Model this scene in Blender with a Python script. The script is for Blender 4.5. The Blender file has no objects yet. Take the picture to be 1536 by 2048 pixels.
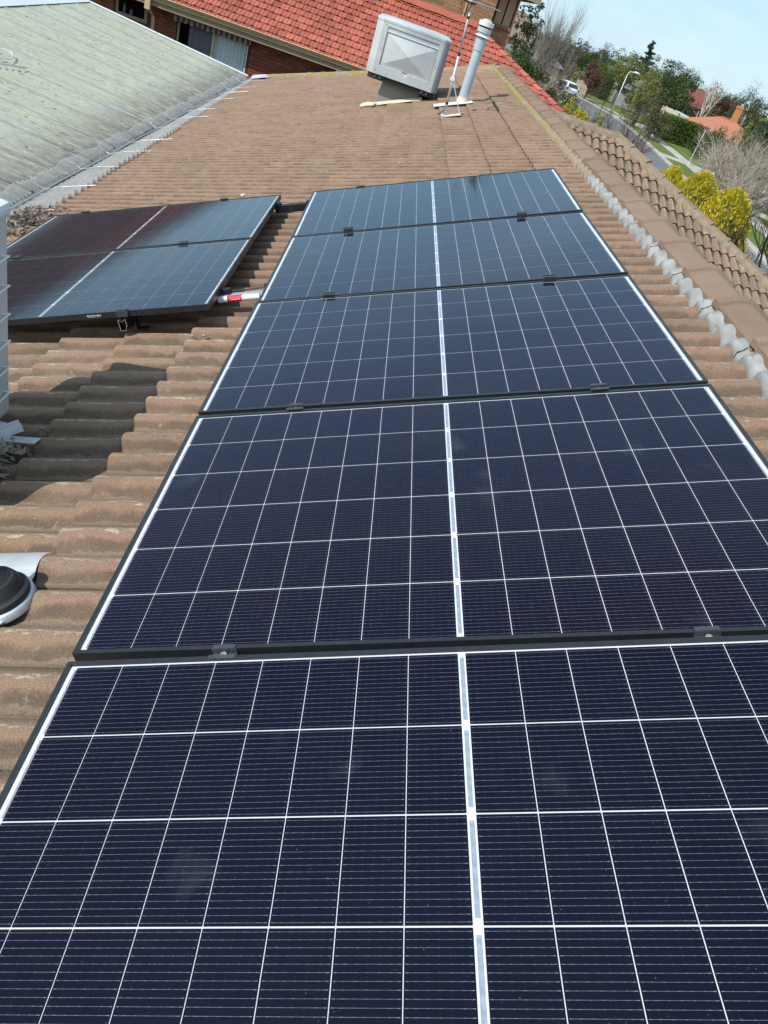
import bpy, bmesh, math, random
from mathutils import Vector, Matrix

# ------------------------------------------------------------------ camera, sky, sun, exposure
SC = bpy.context.scene
COL = SC.collection
R = math.radians
cam = bpy.data.cameras.new('camera'); camo = bpy.data.objects.new('camera', cam); COL.objects.link(camo)
cam.sensor_fit = 'HORIZONTAL'; cam.sensor_width = 36.0; cam.lens = 36.0 * 1449.93 / 1536.0
cam.clip_start = 0.05; cam.clip_end = 3000
camo.matrix_world = Matrix(((0.957386, -0.254069, -0.137334, 0.367936),
                            (0.040115, 0.587889, -0.807946, -5.719969),
                            (0.286011, 0.768007, 0.573029, 1.404915),
                            (0, 0, 0, 1)))
SC.camera = camo
LIGHT = Vector((0.653, 0.50, -0.815)).normalized()          # direction the sunlight travels
W = bpy.data.worlds.new('World'); SC.world = W; W.use_nodes = True
wn = W.node_tree; wn.nodes.clear()
sky = wn.nodes.new('ShaderNodeTexSky'); sky.sky_type = 'NISHITA'; sky.sun_disc = False
sky.sun_elevation = math.asin(-LIGHT.z); sky.sun_rotation = math.atan2(-LIGHT.x, -LIGHT.y)
sky.air_density = 1.0; sky.dust_density = 0.3; sky.ozone_density = 1.5; sky.altitude = 200
tcw = wn.nodes.new('ShaderNodeTexCoord'); mpw = wn.nodes.new('ShaderNodeMapping')
mpw.inputs['Scale'].default_value = (1.6, 1.6, 9.0)
wn.links.new(tcw.outputs['Generated'], mpw.inputs['Vector'])
cn = wn.nodes.new('ShaderNodeTexNoise'); cn.inputs['Scale'].default_value = 2.2; cn.inputs['Detail'].default_value = 7; cn.inputs['Roughness'].default_value = 0.62
cn.inputs['Distortion'].default_value = 0.6
wn.links.new(mpw.outputs[0], cn.inputs['Vector'])
crw = wn.nodes.new('ShaderNodeMapRange'); crw.inputs['From Min'].default_value = 0.44; crw.inputs['From Max'].default_value = 0.78
crw.inputs['To Min'].default_value = 0.0; crw.inputs['To Max'].default_value = 0.32
wn.links.new(cn.outputs['Fac'], crw.inputs['Value'])
mxw = wn.nodes.new('ShaderNodeMix'); mxw.data_type = 'RGBA'
wn.links.new(crw.outputs[0], mxw.inputs[0])
mxw.inputs[7].default_value = (4.6, 5.0, 5.3, 1)               # thin high cloud
veil = wn.nodes.new('ShaderNodeMix'); veil.data_type = 'RGBA'; sepw = wn.nodes.new('ShaderNodeSeparateXYZ'); wn.links.new(tcw.outputs['Generated'], sepw.inputs[0])
vr = wn.nodes.new('ShaderNodeMapRange'); vr.inputs['From Min'].default_value = 0.0; vr.inputs['From Max'].default_value = 0.8
vr.inputs['To Min'].default_value = 0.88; vr.inputs['To Max'].default_value = 0.58      # pale haze, thinner overhead
wn.links.new(sepw.outputs[2], vr.inputs['Value']); wn.links.new(vr.outputs[0], veil.inputs[0])
wn.links.new(sky.outputs[0], veil.inputs[6]); veil.inputs[7].default_value = (2.1, 3.2, 4.05, 1)
wn.links.new(veil.outputs[2], mxw.inputs[6])
bgw = wn.nodes.new('ShaderNodeBackground'); bgw.inputs['Strength'].default_value = 0.15
wn.links.new(mxw.outputs[2], bgw.inputs['Color'])
wo = wn.nodes.new('ShaderNodeOutputWorld'); wn.links.new(bgw.outputs[0], wo.inputs['Surface'])
sl = bpy.data.lights.new('sun', 'SUN'); sl.energy = 2.7; sl.angle = R(0.5); sl.color = (1.0, 0.95, 0.87)
so = bpy.data.objects.new('sun', sl); COL.objects.link(so)
so.rotation_euler = LIGHT.to_track_quat('-Z', 'Y').to_euler(); so.location = (-20, -15, 30)
SC.view_settings.view_transform = 'Standard'; SC.view_settings.look = 'None'
SC.view_settings.exposure = 0.6; SC.view_settings.gamma = 1.0; SC.view_settings.use_curve_mapping = False
SC.render.engine = 'CYCLES'
SC.cycles.max_bounces = 5; SC.cycles.diffuse_bounces = 3; SC.cycles.glossy_bounces = 3; SC.cycles.transparent_max_bounces = 8
SC.cycles.use_denoising = True

rnd = random.Random(7)

# ------------------------------------------------------------------ materials
MATS = {}
class NT:
    """tiny node-graph writer"""
    def __init__(s, name, rough=0.7, spec=0.4, metal=0.0):
        s.m = bpy.data.materials.new(name); s.m.use_nodes = True
        s.t = s.m.node_tree; s.b = s.t.nodes['Principled BSDF']; s.o = s.t.nodes['Material Output']
        s.b.inputs['Roughness'].default_value = rough; s.b.inputs['Specular IOR Level'].default_value = spec
        s.b.inputs['Metallic'].default_value = metal
        MATS[name] = s.m
    def n(s, typ, ins=None, **pr):
        nd = s.t.nodes.new('ShaderNode' + typ)
        for k, v in pr.items(): setattr(nd, k, v)
        for k, v in (ins or {}).items():
            if isinstance(v, bpy.types.NodeSocket): s.t.links.new(v, nd.inputs[k])
            else: nd.inputs[k].default_value = v
        return nd
    def pos(s): return s.n('NewGeometry').outputs['Position']
    def obj(s): return s.n('TexCoord').outputs['Object']
    def noise(s, vec, scale, detail=4, rough=0.55, out='Fac', dist=0.0):
        return s.n('TexNoise', {'Vector': vec, 'Scale': scale, 'Detail': detail, 'Roughness': rough, 'Distortion': dist}).outputs[out]
    def mapr(s, v, a, b, c=0.0, d=1.0):
        return s.n('MapRange', {'Value': v, 'From Min': a, 'From Max': b, 'To Min': c, 'To Max': d}).outputs[0]
    def math(s, op, a, b=0.0, c=0.0):
        nd = s.t.nodes.new('ShaderNodeMath'); nd.operation = op
        for i, v in enumerate((a, b, c)):
            if isinstance(v, bpy.types.NodeSocket): s.t.links.new(v, nd.inputs[i])
            else: nd.inputs[i].default_value = v
        return nd.outputs[0]
    def mix(s, f, a, b, blend='MIX'):
        nd = s.t.nodes.new('ShaderNodeMix'); nd.data_type = 'RGBA'; nd.blend_type = blend
        for i, v in ((0, f), (6, a), (7, b)):
            if isinstance(v, bpy.types.NodeSocket): s.t.links.new(v, nd.inputs[i])
            else: nd.inputs[i].default_value = (*v, 1) if isinstance(v, tuple) and len(v) == 3 else v
        return nd.outputs[2]
    def scale(s, vec, sc):
        return s.n('VectorMath', {0: vec, 1: sc}, operation='MULTIPLY').outputs[0]
    def col(s, c):
        if isinstance(c, tuple): s.b.inputs['Base Color'].default_value = (*c, 1)
        else: s.t.links.new(c, s.b.inputs['Base Color'])
    def bump(s, h, strength=0.3, dist=0.01):
        b = s.n('Bump', {'Height': h, 'Strength': strength, 'Distance': dist}); s.t.links.new(b.outputs[0], s.b.inputs['Normal'])
    def set(s, k, v):
        if isinstance(v, bpy.types.NodeSocket): s.t.links.new(v, s.b.inputs[k])
        else: s.b.inputs[k].default_value = v
    def rand(s):                                             # per piece: object random + stored per-face value
        a = s.n('Attribute', attribute_name='rnd').outputs['Fac']
        o = s.n('ObjectInfo').outputs['Random']
        return s.math('FRACT', s.math('ADD', a, o))

def simple(name, c, rough=0.6, spec=0.4, metal=0.0, var=0.12, sc=6.0, bump=0.0, bsc=60.0):
    g = NT(name, rough, spec, metal)
    p = g.obj()
    f = g.noise(p, sc, 5)
    d = tuple(x * (1 - var) for x in c); e = tuple(min(1, x * (1 + var)) for x in c)
    g.col(g.mix(g.mapr(f, 0.3, 0.7), d, e))
    if bump: g.bump(g.noise(p, bsc, 3), bump, 0.004)
    return g.m

def tile_material(name, cols, lichen, lich_amt, grit=260.0, vary=1.0, rolls=False):
    g = NT(name, 0.92, 0.15)
    p = g.pos(); r = g.rand()
    big = g.noise(p, 1.3, 3); mid = g.noise(p, 6.0, 3, 0.65); fine = g.noise(p, grit, 2, 0.75)
    c = g.mix(g.mapr(mid, 0.35, 0.65), cols[0], cols[1])
    c = g.mix(g.mapr(r, 0.6, 1.0, 0.0, 0.40 * vary), c, cols[2])
    c = g.mix(g.mapr(big, 0.42, 0.66, 0.0, 0.6), c, cols[3])
    hv = g.math('FRACT', g.math('MULTIPLY', r, 7.31))
    k = g.mapr(hv, 0, 1, 1 - .10 * vary, 1 + .10 * vary)
    c = g.mix(1.0, c, g.n('CombineColor', {0: k, 1: k, 2: k}).outputs[0], 'MULTIPLY')
    if rolls:                                                      # weathered flank and pan tones, with roll shading and a crest highlight painted in
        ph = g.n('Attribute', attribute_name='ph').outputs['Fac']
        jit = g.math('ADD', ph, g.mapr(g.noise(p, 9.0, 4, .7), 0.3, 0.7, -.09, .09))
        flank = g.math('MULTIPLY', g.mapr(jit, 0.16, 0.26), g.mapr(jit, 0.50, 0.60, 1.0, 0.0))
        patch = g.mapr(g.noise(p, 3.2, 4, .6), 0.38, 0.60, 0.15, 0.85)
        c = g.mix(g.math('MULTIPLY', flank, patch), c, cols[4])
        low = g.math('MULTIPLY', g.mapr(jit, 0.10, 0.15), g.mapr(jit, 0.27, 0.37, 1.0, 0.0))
        c = g.mix(g.math('MULTIPLY', low, g.mapr(g.noise(p, 5.0, 3), 0.3, 0.6, 0.35, 0.8)), c, cols[6])  # dirt band low on the near flank, deepened as painted roll shading
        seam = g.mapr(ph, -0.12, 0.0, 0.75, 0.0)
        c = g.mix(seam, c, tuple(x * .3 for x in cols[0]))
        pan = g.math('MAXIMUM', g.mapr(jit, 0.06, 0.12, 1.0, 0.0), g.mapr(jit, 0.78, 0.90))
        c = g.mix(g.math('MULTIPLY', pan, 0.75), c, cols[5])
        crest_light = g.math('MULTIPLY', g.math('MULTIPLY', g.mapr(jit, 0.50, 0.54), g.mapr(jit, 0.60, 0.66, 1.0, 0.0)), g.mapr(g.noise(g.scale(p, (1, 3, 1)), 22.0, 4, .7), 0.46, 0.60))
        c = g.mix(g.math('MULTIPLY', crest_light, g.mapr(g.noise(p, 2.7, 2), 0.36, 0.58, 0.25, .9)), c, lichen)  # sunlit crest edge, painted in the lichen colour
    c = g.mix(g.mapr(fine, 0.36, 0.64, 0.0, 1.0), g.mix(1.0, c, (0.76, 0.75, 0.74), 'MULTIPLY'), g.mix(1.0, c, (1.19, 1.18, 1.17), 'MULTIPLY'))
    li = g.noise(p, 26.0, 4, 0.7); lm = g.noise(p, 2.1, 2)
    lf = g.math('MULTIPLY', g.mapr(li, 0.62, 0.70), g.mapr(lm, 0.42, 0.62, 0.05, lich_amt))
    c = g.mix(lf, c, lichen)
    dk = g.noise(p, 14.0, 3, 0.7)
    c = g.mix(g.mapr(dk, 0.62, 0.74, 0.0, 0.35), c, tuple(x * .35 for x in cols[0]))
    g.col(c)
    g.bump(g.math('ADD', g.math('ADD', fine, g.noise(p, grit * .45, 2, .6)), g.math('MULTIPLY', mid, 0.4)), 0.7, 0.006)
    return g.m

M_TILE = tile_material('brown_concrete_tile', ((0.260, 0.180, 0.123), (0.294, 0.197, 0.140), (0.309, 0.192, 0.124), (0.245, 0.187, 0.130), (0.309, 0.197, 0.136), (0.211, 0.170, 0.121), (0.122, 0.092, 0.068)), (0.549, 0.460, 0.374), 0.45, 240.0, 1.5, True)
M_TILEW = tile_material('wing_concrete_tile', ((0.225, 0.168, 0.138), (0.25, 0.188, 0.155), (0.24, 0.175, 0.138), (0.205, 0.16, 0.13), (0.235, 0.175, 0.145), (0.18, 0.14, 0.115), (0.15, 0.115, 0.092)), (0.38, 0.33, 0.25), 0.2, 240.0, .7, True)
M_CAP = tile_material('ridge_cap_concrete', ((0.285, 0.195, 0.135), (0.32, 0.22, 0.16), (0.30, 0.21, 0.15), (0.27, 0.20, 0.145)), (0.44, 0.37, 0.25), 0.4, 300.0, .9)
M_RED = tile_material('red_terracotta_tile', ((0.42, 0.115, 0.08), (0.47, 0.145, 0.10), (0.48, 0.16, 0.10), (0.37, 0.11, 0.085)), (0.50, 0.42, 0.33), 1.6, 60.0, 2.0)
M_ORTILE = tile_material('orange_terracotta_tile', ((0.42, 0.16, 0.09), (0.46, 0.20, 0.12), (0.4, 0.16, 0.1), (0.4, 0.16, 0.1)), (0.6, 0.5, 0.36), 0.4, 20.0)
M_REDFAR = tile_material('dull_red_tile', ((0.20, 0.075, 0.06), (0.23, 0.09, 0.07), (0.2, 0.08, 0.06), (0.18, 0.08, 0.06)), (0.5, 0.4, 0.3), 0.3, 20.0)
M_ADDROOF = tile_material('added_roof_tile', ((0.105, 0.062, 0.052), (0.13, 0.075, 0.06), (0.12, 0.07, 0.055), (0.10, 0.065, 0.05)), (0.3, 0.24, 0.2), 0.3, 20.0)  # tile of the added roof, kept dark for its reflection
M_BRNFAR = tile_material('weathered_brown_tile', ((0.23, 0.165, 0.13), (0.27, 0.19, 0.15), (0.24, 0.17, 0.13), (0.22, 0.17, 0.14)), (0.4, 0.36, 0.3), 0.4, 12.0)
M_SLATE = tile_material('grey_mauve_tile', ((0.20, 0.18, 0.21), (0.25, 0.22, 0.25), (0.2, 0.18, 0.2), (0.2, 0.18, 0.2)), (0.5, 0.48, 0.48), 0.6, 12.0)

def brick_material(name, cols):
    g = NT(name, 0.9, 0.2); p = g.pos(); r = g.rand()
    c = g.mix(g.mapr(r, 0.1, 0.9), cols[0], cols[1])
    h = g.math('FRACT', g.math('MULTIPLY', r, 9.7))
    c = g.mix(g.mapr(h, 0.78, 0.95, 0.0, 0.8), c, cols[2])
    f = g.noise(p, 30.0, 4, 0.65)
    c = g.mix(g.mapr(f, 0.35, 0.7, 0.0, 0.5), c, tuple(x * 0.55 for x in cols[0]))
    g.col(c); g.bump(g.noise(p, 90.0, 3), 0.5, 0.006); return g.m
M_BRICK = brick_material('red_brick', ((0.27, 0.075, 0.045), (0.37, 0.12, 0.065), (0.16, 0.065, 0.05)))
M_BRICKB = brick_material('brown_brick', ((0.33, 0.185, 0.10), (0.42, 0.25, 0.14), (0.22, 0.12, 0.07)))
M_BRICKO = brick_material('orange_brick', ((0.52, 0.24, 0.10), (0.58, 0.29, 0.13), (0.4, 0.18, 0.08)))
M_MORTR = simple('dark_brick_mortar', (0.10, 0.055, 0.045), 0.95, 0.1)
M_MORTB = simple('tan_brick_mortar', (0.42, 0.31, 0.20), 0.95, 0.1)

# solar panel
def cell_material():
    g = NT('silicon_cell', 0.35, 0.25)
    o = g.obj(); x, y, z = [g.n('SeparateXYZ', {0: o}).outputs[i] for i in range(3)]
    r = g.n('ObjectInfo').outputs['Random']
    c = g.mix(r, (0.0010, 0.0016, 0.0105), (0.0026, 0.0018, 0.0100))
    yw = g.n('SeparateXYZ', {0: g.pos()}).outputs[1]                 # purple coating sheen, painted into the cells of the middle panels
    purple_sheen = g.math('MULTIPLY', g.mapr(yw, -4.62, -4.60), g.mapr(yw, -1.2, -1.1, 1.0, 0.0))
    c = g.mix(g.math('MULTIPLY', purple_sheen, 0.7), c, (0.0060, 0.0028, 0.0095))
    c = g.mix(g.mapr(g.noise(g.pos(), 1.5, 2), 0.35, 0.65, 0.0, 0.6), c, (0.0010, 0.0030, 0.0165))
    pit = 0.182 / 16.0
    fr = g.math('ABSOLUTE', g.math('SUBTRACT', g.math('FRACT', g.math('ADD', g.math('DIVIDE', y, pit), 40.0)), 0.5))
    line = g.math('LESS_THAN', fr, 0.019)
    # solder pads: beads along each wire, closer near the cell ends
    bx = g.math('ABSOLUTE', g.math('SUBTRACT', g.math('FRACT', g.math('ADD', g.math('DIVIDE', x, 0.0172), 20.5)), 0.5))
    bead = g.math('MULTIPLY', g.math('LESS_THAN', bx, 0.07), g.math('LESS_THAN', fr, 0.036))
    ex = g.math('GREATER_THAN', g.math('ABSOLUTE', x), 0.0455)
    ends = g.math('MULTIPLY', ex, g.math('LESS_THAN', fr, 0.038))
    edge = g.math('LESS_THAN', g.math('ABSOLUTE', x), 0.0500)
    f = g.math('MULTIPLY', g.math('MINIMUM', g.math('ADD', g.math('ADD', line, bead), ends), 1.0), edge)
    wv = g.mapr(g.noise(g.scale(o, (40, 300, 1)), 1.0, 2), 0.3, 0.7, 0.5, 1.0)
    f = g.math('MULTIPLY', f, wv)
    g.col(g.mix(f, c, (0.33, 0.32, 0.37)))
    return g.m
M_CELL = cell_material()
M_BACK = simple('white_backsheet', (0.80, 0.82, 0.84), 0.5, 0.3, 0, 0.02)
M_RIBBON = simple('tinned_copper_ribbon', (0.34, 0.40, 0.47), 0.5, 0.5, 0.1, 0.25, 60)
def glass_sheet(name, rough=0.03, tint=(1, 1, 1), ior=1.5, film=0.0, wave=0.0, ar=0.0):
    g = NT(name)
    fr = g.n('Fresnel', {'IOR': ior}).outputs[0]; rc_ = None
    if ar:                                                       # anti-reflection coat: weak violet mirror head-on, plain glass at a glance
        rc_ = g.mix(g.mapr(fr, 0.05, 0.24), (0.62, 0.66, 1.0), (0.80, 0.93, 1.0)); fr = g.math('MAXIMUM', g.math('SUBTRACT', g.math('MULTIPLY', fr, 1.12), ar), 0.0)
    tr = g.n('BsdfTransparent', {'Color': (*tint, 1)}); gl = g.n('BsdfGlossy', {'Roughness': rough, 'Color': rc_ if rc_ else (1, 1, 1, 1)})
    p = g.pos()
    if wave:
        b = g.n('Bump', {'Height': g.noise(p, 350.0, 2), 'Strength': wave, 'Distance': 0.001}); g.t.links.new(b.outputs[0], gl.inputs['Normal'])
    ms = g.n('MixShader', {0: fr, 1: tr.outputs[0], 2: gl.outputs[0]})
    if film:                                                  # thin uneven dust film and smears
        d = g.n('BsdfDiffuse', {'Color': (0.55, 0.6, 0.66, 1)})
        sm = g.math('MULTIPLY', g.mapr(g.noise(p, 5.0, 3, 0.5), 0.66, 0.80), 0.045)
        sp = g.math('MULTIPLY', g.mapr(g.noise(p, 260.0, 1), 0.76, 0.80), 0.22)
        ms = g.n('MixShader', {0: g.math('ADD', g.math('ADD', sm, sp), film), 1: ms.outputs[0], 2: d.outputs[0]})
    g.t.links.new(ms.outputs[0], g.o.inputs['Surface']); return g.m
M_PGLASS = glass_sheet('solar_glass', 0.05, (0.97, 0.98, 1.0), 1.5, 0.0006, 0.04, 0.0365)
M_WGLASS = glass_sheet('window_glass', 0.01, (0.93, 0.95, 0.95), 1.4)
def anod(name, c, rough=0.38):
    g = NT(name, rough, 0.5); p = g.obj()
    g.col(g.mix(g.mapr(g.noise(p, 30, 4), 0.3, 0.7), tuple(x * 0.8 for x in c), tuple(x * 1.25 for x in c)))
    g.set('Roughness', g.mapr(g.noise(p, 12, 3), 0.3, 0.7, rough - 0.06, rough + 0.1)); return g.m
M_FRAME = anod('black_anodised_frame', (0.018, 0.02, 0.022))
M_CLAMP = anod('dark_grey_clamp', (0.045, 0.052, 0.058), 0.42)
M_CUT = simple('cut_aluminium_edge', (0.55, 0.55, 0.54), 0.35, 0.6, 0.7)
M_BLACK = simple('black_plastic', (0.012, 0.012, 0.013), 0.5, 0.4, 0, 0.2)
M_RUBBER = simple('black_rubber', (0.03, 0.03, 0.031), 0.62, 0.35, 0, 0.25, 9, 0.15, 80)
def galv(name, c, rough=0.45, metal=0.55, sc=14):
    g = NT(name, rough, 0.5, metal); p = g.obj()
    v = g.n('TexVoronoi', {'Vector': p, 'Scale': sc * 3}).outputs['Color']
    vv = g.n('SeparateColor', {0: v}).outputs[0]
    a = g.noise(p, sc * 0.4, 5, 0.6)
    cc = g.mix(g.mapr(a, 0.3, 0.7), tuple(x * 0.74 for x in c), tuple(min(1, x * 1.15) for x in c))
    cc = g.mix(g.mapr(vv, 0, 1, 0.0, 0.18), cc, tuple(x * 0.6 for x in c))
    st = g.noise(g.scale(p, (7, 7, 1.2)), 2.0, 5, 0.7)
    cc = g.mix(g.mapr(st, 0.6, 0.8, 0, 0.35), cc, (0.30, 0.27, 0.22))
    g.col(cc); g.set('Roughness', g.mapr(a, 0.3, 0.7, rough - 0.08, rough + 0.15)); return g.m
M_GALV = galv('galvanised_steel', (0.60, 0.63, 0.65))
M_COOL = galv('weathered_cooler_plastic', (0.62, 0.64, 0.63), 0.5, 0.25, 3)
M_COOLSHADE = galv('shaded_cooler_plastic', (0.36, 0.38, 0.42), 0.5, 0.25, 3)  # cooler plastic darkened for the side turned from the sun
M_FLASH = galv('zincalume_flashing', (0.62, 0.65, 0.66), 0.5, 0.3, 5)
M_FLUE = galv('pale_blue_flue_pipe', (0.52, 0.60, 0.65), 0.5, 0.2, 4)
M_WHITE = simple('white_enamel', (0.72, 0.74, 0.74), 0.4, 0.5, 0, 0.05)
M_ACSIDE = simple('grey_white_enamel', (0.62, 0.60, 0.56), 0.45, 0.5, 0, 0.06)
M_CREAM = simple('cream_paint', (0.62, 0.46, 0.27), 0.5, 0.4, 0, 0.08, 4)
M_CREAMD = simple('tan_brown_paint', (0.32, 0.24, 0.16), 0.55, 0.4, 0, 0.12, 4)
M_SILIC = simple('cream_sealant', (0.70, 0.63, 0.45), 0.7, 0.3, 0, 0.15, 12)
M_DARKTRAY = simple('dark_tray', (0.02, 0.02, 0.021), 0.6)
M_DUCT = galv('dull_duct_metal', (0.34, 0.31, 0.27), 0.6, 0.2, 4)
M_REDLAB = simple('red_label', (0.62, 0.03, 0.06), 0.5)
M_CONDUIT = simple('white_conduit', (0.78, 0.78, 0.76), 0.5, 0.4, 0, 0.05)
M_POINT = simple('grey_white_flexible_pointing', (0.31, 0.315, 0.30), 0.8, 0.2, 0, 0.28, 14, 0.5, 60)
def mortar_lichen():
    g = NT('mossy_tan_mortar', 0.95, 0.15); p = g.pos()
    c = g.mix(g.mapr(g.noise(p, 12, 5), 0.35, 0.65), (0.27, 0.21, 0.15), (0.35, 0.28, 0.20))
    y = g.n('SeparateXYZ', {0: p}).outputs[1]
    amt = g.math('MULTIPLY', g.mapr(g.noise(p, 5.0, 3), 0.45, 0.58), g.mapr(y, 1.0, 5.0, 0.0, 0.95))
    c = g.mix(amt, c, (0.30, 0.245, 0.06)); g.col(c); g.bump(g.noise(p, 45, 4), 0.8, 0.012); return g.m
M_MORTAR = mortar_lichen()
M_BED = simple('tan_bedding_mortar', (0.27, 0.215, 0.155), 0.95, 0.15, 0, 0.2, 12, 0.6, 45)

def green_sheet():
    g = NT('lichened_pale_sheet', 0.9, 0.15); p = g.pos()
    sx = g.scale(p, (2.2, 9.0, 2.0)); sf = g.scale(p, (7.0, 30.0, 6.0))
    a = g.noise(sx, 1.2, 6, 0.65); b = g.noise(sf, 1.0, 6, 0.75); d = g.noise(p, 60, 3, 0.7)
    c = g.mix(g.mapr(a, 0.3, 0.7), (0.37, 0.375, 0.29), (0.53, 0.535, 0.41))
    c = g.mix(g.mapr(d, 0.35, 0.65, 0, 0.55), c, (0.40, 0.41, 0.34))
    c = g.mix(g.mapr(b, 0.53, 0.66, 0, 0.75), c, (0.15, 0.15, 0.12))
    b2 = g.noise(g.scale(p, (14.0, 70.0, 14.0)), 1.0, 5, 0.75)
    c = g.mix(g.mapr(b2, 0.50, 0.64, 0, 0.55), c, (0.26, 0.26, 0.22))
    g2 = g.noise(p, 1.1, 3)
    c = g.mix(g.mapr(g2, 0.55, 0.75, 0, 0.5), c, (0.45, 0.45, 0.47))
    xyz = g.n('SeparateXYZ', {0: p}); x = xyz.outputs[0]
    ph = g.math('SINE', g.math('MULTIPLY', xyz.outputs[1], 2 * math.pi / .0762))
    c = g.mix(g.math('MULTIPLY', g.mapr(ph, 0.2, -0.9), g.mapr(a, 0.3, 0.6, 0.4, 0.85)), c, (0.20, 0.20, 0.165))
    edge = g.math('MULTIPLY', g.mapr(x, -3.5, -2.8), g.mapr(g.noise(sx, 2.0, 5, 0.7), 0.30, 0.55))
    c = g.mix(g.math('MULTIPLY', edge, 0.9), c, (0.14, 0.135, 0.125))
    sp = g.n('TexVoronoi', {'Vector': g.scale(p, (5, 11, 5)), 'Scale': 1.0}).outputs['Distance']
    c = g.mix(g.mapr(sp, 0.06, 0.13, 0.8, 0.0), c, (0.06, 0.06, 0.05))
    g.col(c); g.bump(d, 0.4, 0.006); return g.m
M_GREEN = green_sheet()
def guard_mesh():
    g = NT('aluminium_gutter_mesh', 0.6, 0.4); p = g.pos()
    g.col(g.mix(g.mapr(g.noise(p, 8, 4), 0.35, 0.65), (0.36, 0.36, 0.345), (0.46, 0.46, 0.44)))
    h = g.noise(p, 420.0, 1)                                    # open weave
    tr = g.n('BsdfTransparent'); ms = g.n('MixShader', {0: g.mapr(h, 0.46, 0.54, 0.12, 0.8), 1: tr.outputs[0], 2: g.b.outputs[0]})
    g.t.links.new(ms.outputs[0], g.o.inputs['Surface']); return g.m
M_GUARD = guard_mesh()
M_CURT = simple('pale_curtain', (0.74, 0.76, 0.78), 0.9, 0.1, 0, 0.05)
M_CURTD = simple('grey_curtain', (0.30, 0.30, 0.31), 0.9, 0.1, 0, 0.1)
M_ROOM = simple('dark_room', (0.015, 0.015, 0.017), 0.9, 0.1)
def valance():
    g = NT('striped_valance_cloth', 0.9, 0.1); x = g.n('SeparateXYZ', {0: g.pos()}).outputs[0]
    f = g.math('LESS_THAN', g.math('FRACT', g.math('MULTIPLY', x, 7.0)), 0.55)
    g.col(g.mix(f, (0.14, 0.07, 0.07), (0.42, 0.34, 0.36))); return g.m
M_VAL = valance()
# ground
def asphalt():
    g = NT('pale_asphalt', 0.92, 0.2); p = g.pos()
    c = g.mix(g.mapr(g.noise(p, 0.35, 5, 0.6), 0.35, 0.65), (0.15, 0.155, 0.165), (0.20, 0.205, 0.21))
    c = g.mix(g.mapr(g.noise(p, 30, 2), 0.4, 0.6, 0, 0.3), c, (0.10, 0.10, 0.105)); g.col(c); return g.m
M_ROAD = asphalt()
def grassmat():
    g = NT('lawn_grass', 0.95, 0.1); p = g.pos()
    c = g.mix(g.mapr(g.noise(p, 0.5, 4), 0.3, 0.7), (0.10, 0.16, 0.03), (0.15, 0.20, 0.045))
    c = g.mix(g.mapr(g.noise(p, 4.0, 5, 0.7), 0.45, 0.7, 0, 0.6), c, (0.23, 0.22, 0.09)); g.col(c)
    g.bump(g.noise(p, 25, 3), 0.8, 0.05); return g.m
M_GRASS = grassmat()
M_SOIL = simple('bark_mulch', (0.10, 0.075, 0.05), 0.95, 0.1, 0, 0.3, 2)
M_CONC = simple('pale_concrete', (0.46, 0.42, 0.36), 0.9, 0.2, 0, 0.15, 0.8)
def leafmat(name, a, b, c=None, trans=0.25):
    g = NT(name, 0.65, 0.25)
    i = g.n('NewGeometry').outputs['Random Per Island']
    k = g.mix(i, a, b)
    if c: k = g.mix(g.mapr(g.noise(g.pos(), 0.9, 3), 0.5, 0.7, 0, 0.8), k, c)
    g.col(k)
    t = g.n('BsdfTranslucent', {'Color': k}); ms = g.n('MixShader', {0: trans, 1: g.b.outputs[0], 2: t.outputs[0]})
    g.t.links.new(ms.outputs[0], g.o.inputs['Surface']); return g.m
L_DARK = leafmat('dark_evergreen_leaf', (0.03, 0.05, 0.018), (0.075, 0.10, 0.035))
L_MID = leafmat('mid_green_leaf', (0.05, 0.08, 0.022), (0.10, 0.14, 0.045))
L_OLIVE = leafmat('olive_leaf', (0.075, 0.08, 0.035), (0.14, 0.14, 0.06))
L_YG = leafmat('yellow_green_leaf', (0.14, 0.16, 0.035), (0.28, 0.29, 0.09))
L_GOLD = leafmat('golden_conifer_leaf', (0.50, 0.41, 0.02), (0.85, 0.70, 0.08), (0.42, 0.38, 0.03))
L_YEL = leafmat('yellow_variegated_leaf', (0.20, 0.20, 0.02), (0.62, 0.50, 0.03))
L_HEDGE = leafmat('bright_hedge_leaf', (0.06, 0.11, 0.012), (0.15, 0.23, 0.03))
L_BLUE = leafmat('blue_green_needle', (0.025, 0.05, 0.035), (0.06, 0.10, 0.065))
L_RUST = leafmat('rusty_brown_leaf', (0.11, 0.06, 0.045), (0.19, 0.11, 0.08))
L_FLOWER = leafmat('cream_flower', (0.62, 0.58, 0.35), (0.75, 0.72, 0.5))
L_DRY = leafmat('dry_leaf_litter', (0.09, 0.065, 0.045), (0.42, 0.34, 0.25), None, 0.05)
T_GREY = simple('grey_bark', (0.23, 0.205, 0.18), 0.95, 0.1, 0, 0.25, 3)
T_BROWN = simple('brown_bark', (0.14, 0.105, 0.085), 0.95, 0.1, 0, 0.25, 3)
T_PINK = simple('pinkish_twig_bark', (0.27, 0.185, 0.16), 0.95, 0.1, 0, 0.2, 3)
T_PALE = simple('pale_grey_twig', (0.40, 0.34, 0.28), 0.95, 0.1, 0, 0.2, 3)
T_DARK = simple('dark_wet_bark', (0.045, 0.036, 0.03), 0.95, 0.1, 0, 0.2, 3)
T_BIRCH = simple('white_birch_bark', (0.66, 0.60, 0.54), 0.9, 0.2, 0, 0.15, 2)
M_CARW = simple('white_car_paint', (0.82, 0.83, 0.84), 0.25, 0.6, 0, 0.01)
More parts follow.
